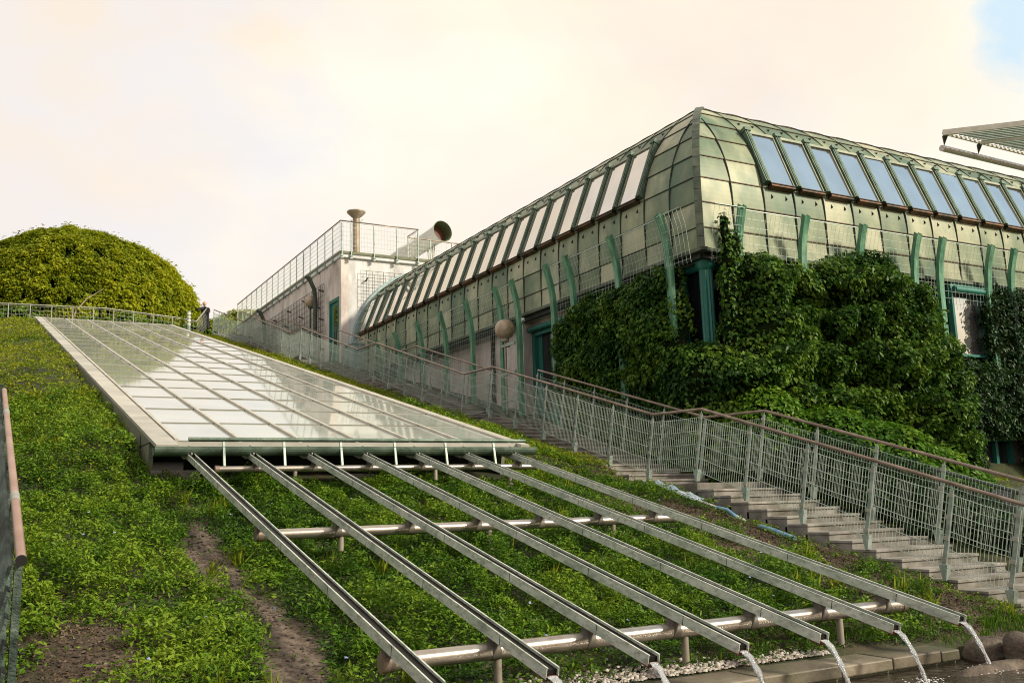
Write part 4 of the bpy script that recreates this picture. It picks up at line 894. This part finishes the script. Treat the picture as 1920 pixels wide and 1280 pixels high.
# ------------------------------------------------------------------ near railing at the left edge
t = thing('garden_balustrade', 'near weathered green balustrade with copper handrail at the left edge', 'balustrade', (.2, 6.4, -1.5))
lp = lambda y, d_: Vector((0, y, plane_z(y, d_)))
def lr(y, dx=0, h=0): p = lp(y, -1.75); return Vector((.303+.008*(y-6.57)+dx, p.y, p.z))+NV*h
mb = MB(); mb.tube([lr(6.57), lr(15.0)], .031, 14); obj('handrail', mb, M['copper'], t)
mb = MB(); mb.tube([lr(6.56), lr(6.575)], .033, 14, mi=0); obj('end_cap', mb, M['dark'], t)
mb = MB(); mb.tube([lr(8.1), lr(8.35)], .034, 14); mb.tube([lr(12.6), lr(12.9)], .034, 14); obj('sleeve', mb, M['pale_wire'], t)
mb = MB(); mb.tube([lr(14.2, -.30, .16), lr(24.0, -.30, .16)], .031, 12); obj('handrail', mb, M['pale_wire'], t)
for k in range(7):
    y = 6.66+1.55*k; mb = MB(); mb.bar(lr(y, -.01, -.03), lr(y, -.01, -1.15), .045, .075, (0, 1, 0)); obj('post', mb, M['cladding'], t)
for k in range(6):
    h = -.12-.165*k; mb = MB(); mb.bar(lr(6.62, -.075, h), lr(24, -.075, h), .022, .155, NV+Vector((.25, 0, 0))); obj('board', mb, M['cladding'], t)

# ------------------------------------------------------------------ dark return railing, corrugated sheet, hoses
t = thing('low_railing', 'short dark green railing behind the lower stair railing', 'railing', (12.4, 8.2, -1))
mb = MB(); mb.tube([(12.3, 9.55, .36), (12.3, 8.2, -.03)], .026, 8); obj('handrail', mb, M['darkrail'], t)
mb = MB(); mb.bar((12.3, 9.45, .33), (12.3, 9.6, -.8), .05, .07, (1, 0, 0)); obj('post', mb, M['darkrail'], t)
mb = MB(); mb.bar((12.3, 8.25, -.02), (12.3, 8.35, -1.2), .06, .12, (1, 0, 0)); obj('post', mb, M['darkrail'], t)
mb = MB(); mesh_panel(mb, (12.3, 9.45, .28), (12.3, 8.25, -.07), (12.3, 8.25, -.95), (12.3, 9.45, -.6), .07, 4, .003); obj('wire_mesh', mb, M['darkrail'], t)
mb = MB(); P_ = []
for i in range(40):
    y = 10.3-.045*i; P_.append((13.35+.018*(1 if i % 2 else -1), y))
vs_ = [(x, y, z) for (x, y) in P_ for z in (-.95, .02)]; mb.add(vs_, [(2*i, 2*i+2, 2*i+3, 2*i+1) for i in range(39)]); mb.box(13.36, 13.42, 8.5, 10.3, -1.2, .0)
tag(obj('corrugated_sheet', mb, M['corr']), 'grey corrugated metal sheet standing behind the lower stair railing', 'metal sheet')
def hose(pts, r, m_, label, kind='hose'):
    q = [Vector((x, y, float(ground_z(x, y))+h)) for x, y, h in pts]; mb = MB(); mb.tube(q, r, 8); tag(obj('hose', mb, M[m_], loc=q[0]), label, kind)
hose([(9.93, 12.9, .05), (9.98, 12.4, .06), (9.97, 11.99, .05), (10.02, 11.44, .05), (9.99, 11.0, .04)], .022, 'whitepl', 'thin grey hose running along the stair edge above the soil')
hose([(9.86, 10.55, .05), (9.80, 10.2, .05), (9.74, 9.78, .05)], .034, 'hose', 'short thick blue hose piece with a cut grey end on the grass')
hose([(10.0, 11.6, .06), (9.97, 11.35, .09), (9.99, 11.15, .05)], .028, 'hose', 'blue crumpled hose joint lying between the sheet and the cut hose')
mb = MB(); gx = np.linspace(0, 1, 16); gy = np.linspace(0, 1, 7); vs_ = []
for v in gy:
    for u in gx:
        x = 9.80+.30*v+.10*u; y = 13.25-1.25*u; w = .5-abs(v-.5); z = float(ground_z(x, y))+.05+.07*w+.04*math.sin(u*21+v*7)*w*2; vs_.append((x, y, z))
mb.add(vs_, [(j*16+i, j*16+i+1, (j+1)*16+i+1, (j+1)*16+i) for j in range(6) for i in range(15)], 0, .5, True); o = obj('plastic_sheet', mb, M['sheet_blue'])
o.modifiers.new('solid', 'SOLIDIFY').thickness = .004; tag(o, 'crumpled blue and white plastic sheet on the soil beside the stairs', 'plastic sheet')

# ------------------------------------------------------------------ ivy sheets and bushes
def poly_dist(px, py, poly):
    ins = np.zeros(px.shape, bool); dist = np.full(px.shape, 1e9); n = len(poly)
    for i in range(n):
        x0, y0 = poly[i]; x1, y1 = poly[(i+1) % n]
        c = ((y0 > py) != (y1 > py)) & (px < (x1-x0)*(py-y0)/(y1-y0+1e-12)+x0); ins ^= c
        dx, dy = x1-x0, y1-y0; t_ = np.clip(((px-x0)*dx+(py-y0)*dy)/(dx*dx+dy*dy+1e-12), 0, 1)
        dist = np.minimum(dist, np.hypot(px-x0-t_*dx, py-y0-t_*dy))
    return np.where(ins, dist, -dist)
def ivy_sheet(t, poly, org, u, v, n, D, count, size, lm, seed, holes=(), lump=1.0, tintf=None, dropout=.33):
    org, u, v, n = [np.array(a, float) for a in (org, u, v, n)]
    P = np.array(poly); u0, v0 = P.min(0)-.2; u1, v1 = P.max(0)+.2
    def depth(a, b_):
        w = (fbm(a*1.3, b_*1.3, seed+50)-.5)*.55; d_ = poly_dist(a+w*.6, b_+w*.5, poly)
        for hx0, hx1, hy0, hy1 in holes:
            dx = np.maximum(hx0-a, a-hx1); dy = np.maximum(hy0-b_, b_-hy1); hd = np.where((dx < 0) & (dy < 0), np.maximum(dx, dy), np.hypot(np.maximum(dx, 0), np.maximum(dy, 0))); d_ = np.minimum(d_, hd)
        k = np.clip(d_/(D*.8), 0, 1); e = np.sqrt(np.clip(1-(1-k)**2, 0, 1))
        bumps = (fbm(a*.9, b_*1.3, seed)-.5)*1.0+(fbm(a*2.6, b_*3.2, seed+5)-.5)*.55
        # shingled overhang: each lobe is thicker above than below
        sh = (b_*1.15+fbm(a*1.1, b_*.6, seed+9)*1.6) % 1.0
        return d_, e*D*np.clip(.72+lump*(bumps+.35*(sh-.5)), .12, 1.6)
    # solid backing mass, near-black to paint the shade between leaves
    gu, gv = np.arange(u0, u1, .10), np.arange(v0, v1, .10); A, B_ = np.meshgrid(gu, gv); d_, dep = depth(A, B_); dep = np.where(d_ > 0, np.maximum(dep-.13, .02), 0)
    V = org+A[..., None]*u+B_[..., None]*v+dep[..., None]*n; nx = len(gu)
    ok = d_ > -.02; mb = MB(); idx = {}
    fl = []
    for j in range(len(gv)-1):
        for i in range(nx-1):
            if ok[j, i] and ok[j, i+1] and ok[j+1, i] and ok[j+1, i+1]: fl.append((j*nx+i, j*nx+i+1, (j+1)*nx+i+1, (j+1)*nx+i))
    used = sorted({q for f in fl for q in f}); mp = {q: i for i, q in enumerate(used)}; VV = V.reshape(-1, 3)
    mb.add([tuple(VV[q]) for q in used], [tuple(mp[q] for q in f) for f in fl], 0, .5, True); obj('shade_backing', mb, M['gap_shade'], t)
    # leaves
    a = rng.uniform(u0, u1, count*4); b_ = rng.uniform(v0, v1, count*4); d_, dep = depth(a, b_)
    hole = fbm(a*5.5, b_*5.5, seed+23, 3); keep = (d_ > -.06) & (hole > dropout-.10*rng.random(len(a)))
    a, b_, dep, hole = a[keep][:count], b_[keep][:count], dep[keep][:count], hole[keep][:count]; m_ = len(a); e = .05
    du = (depth(a+e, b_)[1]-depth(a-e, b_)[1])/(2*e); dv_ = (depth(a, b_+e)[1]-depth(a, b_-e)[1])/(2*e)
    NN = n[None]-u[None]*np.clip(du, -1.5, 1.5)[:, None]-v[None]*np.clip(dv_, -1.5, 1.5)[:, None]; NN /= np.linalg.norm(NN, axis=1)[:, None]
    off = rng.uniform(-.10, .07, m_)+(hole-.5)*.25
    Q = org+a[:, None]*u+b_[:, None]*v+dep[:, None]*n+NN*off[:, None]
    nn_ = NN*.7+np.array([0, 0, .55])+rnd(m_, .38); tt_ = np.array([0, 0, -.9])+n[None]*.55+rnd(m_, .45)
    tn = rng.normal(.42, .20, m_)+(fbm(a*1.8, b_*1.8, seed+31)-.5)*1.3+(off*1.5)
    if tintf is not None: tn = tn+tintf(a, b_)
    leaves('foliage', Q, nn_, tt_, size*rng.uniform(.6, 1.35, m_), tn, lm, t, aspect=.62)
def ell_bush(t, ells, per, size, lm, seed, drop=.34, tshift=0, up=.55, tsc=1):
    E = [np.array(e, float) for e in ells]; mb = MB()
    for e in E:
        ph = seed+e[0]; mb.sphere(e[:3], *(e[3:]*.86), 22, 14, fn=lambda d, ph=ph: 1+.09*math.sin(5*d.x+ph)+.07*math.sin(7*d.z+ph*2)+.05*math.sin(9*d.y))
    obj('shade_backing', mb, M['gap_shade'], t)  # solid cores, coloured as the shade inside the bush
    Qs, Ns, Ts = [], [], []
    for k, e in enumerate(E):
        area = 4*math.pi*((e[3]*e[4])**1.6/3+(e[3]*e[5])**1.6/3+(e[4]*e[5])**1.6/3)**(1/1.6); n_ = int(per*area); d = rnd(n_); d /= np.linalg.norm(d, axis=1)[:, None]
        az = np.arctan2(d[:, 1], d[:, 0]); f1 = fbm(az*1.6+k*7, d[:, 2]*2.2, seed, 4); f2 = fbm(az*5*max(1, e[3]/1.5), d[:, 2]*5*max(1, e[5]/1.5), seed+3, 3)
        keep = f2 > drop-.1*rng.random(n_); d, f1, f2 = d[keep], f1[keep], f2[keep]
        rad = 1+(f1-.5)*.30+(f2-.5)*.16; Q = e[:3]+d*e[3:]*rad[:, None]+rnd(len(d), size*.35)
        ok = np.ones(len(d), bool)
        for q, e2 in enumerate(E):
            if q != k: ok &= (((Q-e2[:3])/(e2[3:]*.93))**2).sum(1) > 1
        Qs.append(Q[ok]); g = d/e[3:]; g /= np.linalg.norm(g, axis=1)[:, None]; Ns.append(g[ok]); Ts.append(f2[ok])
    Q, G, F2 = np.concatenate(Qs), np.concatenate(Ns), np.concatenate(Ts); m_ = len(Q)
    nn_ = G*.7+np.array([0, 0, up])+rnd(m_, .38); tt_ = np.array([0, 0, -.7])+G*.7+rnd(m_, .45)
    tn = rng.normal(.45, .2, m_)*tsc+(fbm(Q[:, 0]*1.1, Q[:, 2]*1.3+Q[:, 1], seed+8)-.5)*.9+(F2-.5)*.8+tshift
    leaves('foliage', Q, nn_, tt_, size*rng.uniform(.6, 1.4, m_), tn, lm, t, aspect=.6)

t = thing('climbing_ivy', 'dark ivy climbing the stair side wall between the door and the corner window', 'ivy', (12.6, 17, 0))
ivy_sheet(t, [(14.2, -1.0), (19.2, 1.6), (19.75, 2.6), (19.75, 3.5), (20.0, 3.8), (19.5, 4.3), (18.8, 4.62), (18.1, 4.75), (17.1, 4.72), (16.3, 4.62), (15.8, 4.85), (15.25, 4.75), (15.05, 3.9), (14.9, 3.1), (14.2, 2.9)],
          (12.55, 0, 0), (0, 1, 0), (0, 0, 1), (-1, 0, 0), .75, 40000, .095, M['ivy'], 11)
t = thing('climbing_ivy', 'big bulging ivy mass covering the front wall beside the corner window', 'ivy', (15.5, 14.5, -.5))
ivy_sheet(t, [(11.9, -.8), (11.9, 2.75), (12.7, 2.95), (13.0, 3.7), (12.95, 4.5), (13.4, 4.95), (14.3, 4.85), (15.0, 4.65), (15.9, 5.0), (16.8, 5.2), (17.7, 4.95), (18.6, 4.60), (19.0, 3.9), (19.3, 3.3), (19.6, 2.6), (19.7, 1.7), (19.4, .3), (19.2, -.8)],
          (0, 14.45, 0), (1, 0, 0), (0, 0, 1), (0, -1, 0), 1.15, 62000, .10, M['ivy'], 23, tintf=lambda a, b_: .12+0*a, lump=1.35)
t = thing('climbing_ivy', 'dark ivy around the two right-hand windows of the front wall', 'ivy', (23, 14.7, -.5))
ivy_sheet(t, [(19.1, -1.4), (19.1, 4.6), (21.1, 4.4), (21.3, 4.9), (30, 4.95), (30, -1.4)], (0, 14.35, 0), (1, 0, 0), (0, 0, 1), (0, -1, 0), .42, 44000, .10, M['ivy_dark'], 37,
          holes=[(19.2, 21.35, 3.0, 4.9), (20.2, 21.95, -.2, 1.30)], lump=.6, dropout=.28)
t = thing('climbing_ivy', 'narrow vine strand climbing past the eave just right of the corner', 'ivy', (12.9, 14.0, 2.8))
ell_bush(t, [(12.85, 14.05, 3.2, .16, .14, .5), (12.75, 14.02, 4.0, .13, .12, .5), (12.78, 14.02, 4.75, .15, .12, .42), (12.70, 14.0, 5.25, .10, .08, .32), (13.05, 14.0, 3.6, .12, .1, .5), (12.93, 14.0, 4.9, .14, .1, .3)], 420, .085, M['ivy'], 5, drop=.30)
t = thing('climbing_ivy', 'dark ivy tuft hanging over the right half of the upper right-hand window', 'ivy', (21.2, 14.2, 3.2))
ell_bush(t, [(21.15, 14.22, 3.35, .35, .12, .4), (21.25, 14.2, 4.0, .38, .13, .45), (21.3, 14.2, 4.5, .36, .12, .3), (20.85, 14.22, 4.1, .14, .1, .3), (20.8, 14.22, 3.5, .10, .1, .18)], 420, .09, M['ivy_dark'], 15, drop=.30)
t = thing('shrub', 'spreading bright green ivy mound behind the lower stair railing', 'shrub', (14.5, 12.3, -.3))
ell_bush(t, [(12.75, 13.4, 1.15, .7, .8, .8), (13.9, 12.9, .95, .9, .7, .65), (15.0, 12.7, .75, 1.0, .7, .55), (16.1, 12.7, .40, .9, .7, .5), (17.1, 12.8, .05, .9, .7, .5), (17.9, 13.0, -.3, .8, .7, .5), (13.3, 12.1, .35, .9, .7, .6), (14.6, 11.9, .05, 1.0, .7, .5), (16.0, 12.0, -.30, .9, .7, .5)],
         620, .10, M['ivy_bright'], 41, tshift=-.05)
t = thing('shrub', 'dark leafy bush seen through the mesh beside the lowest steps', 'shrub', (13, 9.8, -.9))
ell_bush(t, [(12.75, 11.9, .25, .8, .9, .8), (12.85, 10.8, -.15, .85, .8, .75), (12.75, 9.7, -.5, .75, .8, .6), (12.75, 8.8, -.85, .7, .6, .5), (12.65, 8.0, -1.05, .6, .5, .45), (14.0, 10.6, -.5, 1.0, 1.0, .6), (13.2, 7.3, -1.1, .8, .6, .5), (14.6, 9.0, -.9, 1.2, 1.2, .5)],
         520, .085, M['ivy_dark'], 61, drop=.3)
t = thing('ivy_dome', 'round dome of yellow-green ivy crowning the hilltop at the left', 'ivy', (4.7, 57, 8.7))
def dome():
    c = np.array([4.6, 57.0, 10.1]); a, b_, h = 6.5, 6.3, 5.5
    def pt(az, el, k=1.0):   # superellipsoid
        ce, se = np.cos(el), np.sin(el); p = 2/1.88
        return np.stack([c[0]+a*k*np.sign(ce)*np.abs(ce)**p*np.cos(az), c[1]+b_*k*np.abs(ce)**p*np.sin(az), c[2]+h*k*np.sign(se)*np.abs(se)**p], -1)
    mb = MB(); nu, nv = 48, 20; vs_ = []
    for j in range(nv+1):
        for i in range(nu): vs_.append(tuple(pt(np.array(2*math.pi*i/nu), np.array(-.25+(math.pi/2+.25)*j/nv), .955)))
    mb.add(vs_, [(j*nu+i, j*nu+(i+1) % nu, (j+1)*nu+(i+1) % nu, (j+1)*nu+i) for j in range(nv) for i in range(nu)], 0, .5, True); obj('shade_backing', mb, M['gap_shade'], t)  # solid shell painted as the shade behind the dome leaves
    n = 210000; az = rng.uniform(0, 2*math.pi, n); se = rng.uniform(-.2, 1, n); el = np.arcsin(se); f1 = fbm(az*3.2, se*4.2, 71); f2 = fbm(az*15, se*15, 77, 3); sh = (se*11+fbm(az*6, se*3, 75)*3.0) % 1.0
    keep = (f2+.10*(sh-.5) > .38-.12*rng.random(n)) & ((np.sin(az) < .45) | (se > .8)); az, el, se, f1, f2, sh = [q[keep] for q in (az, el, se, f1, f2, sh)]
    k = 1+(f1-.5)*.12+(f2-.5)*.06+np.where(rng.random(len(az)) < .03, rng.uniform(.01, .05, len(az)), 0)+.022*(sh-.5)+rng.uniform(-.012, .012, len(az)); Q = pt(az, el, 1)*1.0; Q = c+(Q-c)*k[:, None]
    G = (Q-c)/np.array([a, b_, h])**2; G /= np.linalg.norm(G, axis=1)[:, None]; m_ = len(Q)
    tn = rng.normal(.42, .2, m_)+(f2-.5)*1.0+(f1-.5)*.6+.25*(Q[:, 0]-c[0])/a  # right side lighter: sunlight painted into the leaf tint
    leaves('foliage', Q, G*.6+np.array([0, 0, .7])+rnd(m_, .35), np.array([0, 0, -.5])+G*.9+rnd(m_, .4), .155*rng.uniform(.6, 1.4, m_), tn, M['dome'], t, aspect=.62)
dome()
t = thing('hilltop_shrub', 'low yellow-leaved shrub behind the hilltop end of the stairs', 'shrub', (13, 54, 8.8))
ell_bush(t, [(12.9, 53, 10.0, 1.6, 1.2, 1.1), (14.4, 53.5, 10.3, 1.4, 1.2, 1.0), (11.5, 52.5, 9.5, 1.2, 1.2, 1.0)], 260, .14, M['dome'], 91)
t = thing('hilltop_hedge', 'scrappy low hedge growing behind the hilltop fence under the dome', 'hedge', (3, 50, 8.8))
ell_bush(t, [(-6+1.55*i, 50.2+.5*math.sin(i*2.3), 9.0+.18*math.sin(i*1.7), 1.05, .7, .75) for i in range(11)], 150, .13, M['ivy_bright'], 97, drop=.42, tshift=.1)
mb = MB(); mb.tube([(3.9, 50.4, 9.3), (4.15, 50.3, 10.0), (4.6, 50.2, 10.6), (5.3, 50.1, 11.1)], [.05, .04, .03, .015], 6); tag(obj('bare_branch', mb, M['globe'], loc=(3.9, 50.4, 9.3)), 'pale bare curved branch in front of the ivy dome', 'branch')

# ------------------------------------------------------------------ ground cover
def cover_density(x, y):
    d = .55+1.1*(fbm(x*.8, y*.8, 101)-.42)+.5*(fbm(x*3, y*3, 107)-.5)
    d = np.clip(d*1.6, .10, 1)
    path = np.exp(-((x-2.22-.10*np.sin(y*1.7)+(fbm(x*3, y*3, 19)-.5)*.3)/.20)**4)*sstep(12.3, 11.0, y)*sstep(5.5, 7.2, y); path2 = np.exp(-((x-2.40)/.14)**2)*sstep(11.2, 12.2, y)*sstep(13.6, 13, y)*.6
    d = d*(1-np.clip(1.25*path+path2, 0, 1))
    bare = sstep(.35, .8, np.exp(-(((x-.82)/.52)**2+((y-7.9)/1.25)**2))+(fbm(x*2.5, y*2.5, 77)-.5)*.9); bare2 = np.exp(-(((x-.95)/.30)**2+((y-11.3)/.9)**2))*.55
    soilR = sstep(7.75, 8.5, x+.15*np.sin(y*2.1))*sstep(13.4, 11.6, y)*np.clip(.98-.8*sstep(.50, .66, fbm(x*1.6, y*1.6, 55))-.35*sstep(9.4, 10, x), 0, 1); soil2 = sstep(9.4, 9.9, x)*sstep(26, 16, y)*.75
    fr = sstep(7.05, 6.5, y)*.75
    d = d*(1-np.clip(bare+bare2, 0, 1))*(1-soilR)*(1-soil2)*(1-fr)
    return np.clip(d, .012, 1)
def allowed(x, y):
    ok = ~((x > 2.08) & (x < 7.75) & (y > 13.75)); ok &= ~((x > 10.2) & (x < 11.85)); ok &= y > 6.22+.12*np.sin(x*3)
    ok &= ~((x > 13) & (y > 14.6)); ok &= ~((x > 11.8) & (y > 34)); return ok
def cover(x0, x1, y0, y1, per, size, hmax, lm, dens, seed, name, label, tbias=0.0, flat=.0):
    n = int(per*(x1-x0)*(y1-y0)); x = rng.uniform(x0, x1, n); y = rng.uniform(y0, y1, n); d = dens(x, y)
    keep = (rng.random(n) < d*np.clip(.35+3.2*(fbm(x*6.5, y*6.5, seed+2, 3)-.33), .25, 1)) & allowed(x, y); x, y, d = x[keep], y[keep], d[keep]; m_ = len(x)
    cl = fbm(x*2.2, y*2.2, seed+1); c2 = fbm(x*6.5, y*6.5, seed+2, 3); c3 = fbm(x*4.0, y*4.0, seed+4, 2); lump = np.clip(.10+1.9*(cl-.36)+1.7*(c2-.47)+1.0*(c3-.5), .02, 1.3); h = hmax*lump*(.3+.7*d)
    u = rng.random(m_)**.55; z = ground_z(x, y)+.01+h*u
    Q = np.stack([x+rng.normal(0, .01, m_), y+rng.normal(0, .01, m_), z], 1)
    nn_ = np.array([0, -.12, 1.0])+rnd(m_, .50-.1*flat); tt_ = rnd(m_, 1.0)+np.array([0, 0, .35])
    tn = rng.normal(.46, .17, m_)+(fbm(x*1.2, y*1.2, seed+9)-.5)*1.0+(c2-.5)*1.1+.34*u-.22+tbias-.13*sstep(2.3, 2.8, x)*sstep(10, 9.6, x)*sstep(14.5, 13.5, y)+.10*sstep(2.1, 1.6, x)*sstep(14, 12, y)
    return Q, nn_, tt_, size*rng.uniform(.6, 1.35, m_), tn
def merge(parts): return [np.concatenate([p[i] for p in parts]) for i in range(5)]
A = [cover(-.2, 10.2, 6.2, 14.2, 5200, .047, .25, None, cover_density, 201, '', ''),
     cover(-1.5, 10.2, 14.2, 20, 2100, .060, .22, None, cover_density, 201, '', '', .08)]
o = leaves('ground_cover', *merge(A), M['cover'], aspect=.42); tag(o, 'low leafy periwinkle covering the lower slope', 'ground cover', kind='stuff')
def far_density(x, y): return np.clip(.5+1.3*(fbm(x*.35, y*.35, 131)-.4)+.6*(fbm(x*1.7, y*1.7, 137)-.5)+.25, .22, 1)*np.where((x > 9.5) & (y < 27), .5, 1)
B = [cover(-8, 2.05, 19, 34, 420, .085, .15, None, far_density, 301, '', '', .05), cover(-8, 2.05, 33, 49, 260, .10, .16, None, far_density, 301, '', '', .12),
     cover(7.75, 10.25, 14, 30, 1500, .062, .15, None, far_density, 301, '', '', .05), cover(7.75, 10.25, 30, 48, 700, .085, .17, None, far_density, 301, '', '', .1),
     cover(-4, 2.05, 13.5, 20, 500, .06, .12, None, far_density, 301, '', '', .0), cover(11.9, 24, 6.5, 14.5, 320, .075, .14, None, far_density, 301, '', '', .1)]
o = leaves('slope_grass', *merge(B), M['sedge'], aspect=.36); tag(o, 'yellowish green low growth on the upper slope', 'grass', kind='stuff')
def mulch_density(x, y):
    s = np.clip(sstep(7.6, 8.5, x)*sstep(13.5, 12, y)+np.exp(-(((x-.82)/.55)**2+((y-7.9)/1.3)**2))+.6*sstep(7.0, 6.5, y)+sstep(9.3, 9.9, x)*sstep(26, 16, y)*.7, 0, 1); return s*.8+.09
C = cover(-.2, 10.25, 6.2, 20, 1500, .030, .035, None, mulch_density, 401, '', '', 0)
o = leaves('mulch', *C, M['mulch'], aspect=.5); tag(o, 'brown mulch and dead leaves on the bare soil', 'mulch', kind='stuff')
n = 75; x = rng.uniform(.3, 9.0, n); y = 6.8+rng.random(n)**1.4*9; k = allowed(x, y); x, y = x[k], y[k]; m_ = len(x)
Q = np.stack([x, y, ground_z(x, y)+.13], 1); Q = np.repeat(Q, 5, 0); aa = np.tile(np.arange(5)*1.2566, m_); tt_ = np.stack([np.cos(aa), np.sin(aa), .25+0*aa], 1)
o = leaves('small_flowers', Q, np.array([0, -.5, 1.0])+rnd(len(Q), .15), tt_, np.full(len(Q), .018), rng.random(len(Q)), M['petal'], aspect=.8, fold=.1); tag(o, 'tiny pale blue periwinkle flowers dotted through the ground cover', 'flowers', kind='stuff')
n = 260; cx_ = rng.uniform(-.1, 9.8, n); cy_ = rng.uniform(6.5, 22, n); k = allowed(cx_, cy_) & (fbm(cx_*.9, cy_*.9, 515) > .48); cx_, cy_ = np.repeat(cx_[k], 22), np.repeat(cy_[k], 22); m_ = len(cx_)
x = cx_+rng.normal(0, .035, m_); y = cy_+rng.normal(0, .035, m_); Q = np.stack([x, y, ground_z(x, y)], 1)
o = leaves('weed_tufts', Q, rnd(m_, 1)*np.array([1, 1, .15]), np.array([0, 0, 1.0])+rnd(m_, .38), rng.uniform(.10, .27, m_), rng.normal(.6, .25, m_), M['sedge'], aspect=.05, fold=.1); tag(o, 'taller thin weeds and grass sprouting through the ground cover', 'weeds', kind='stuff')
# grass blades: pond bank and scattered tufts
n = 3500; x = np.concatenate([rng.uniform(5.2, 9.9, n), rng.normal(8.6, .5, n//2)]); y = np.concatenate([6.35+np.abs(rng.normal(0, .28, n)), rng.normal(6.1, .25, n//2)])
k = (fbm(x*3, y*3, 411) > .42) & (y > 5.95) & ((x > 7.7) | (y > 6.28)) & (x < 10.0); x, y = x[k], y[k]; m_ = len(x)
Q = np.stack([x, y, ground_z(x, y)], 1); nn_ = rnd(m_, 1)*np.array([1, 1, .15]); tt_ = np.array([0, 0, 1.0])+rnd(m_, .38)
o = leaves('bank_grass', Q, nn_, tt_, rng.uniform(.04, .11, m_), rng.normal(.35, .2, m_), M['cover'], aspect=.07, fold=.1); tag(o, 'thin grass tufts on the pond bank', 'grass', kind='stuff')
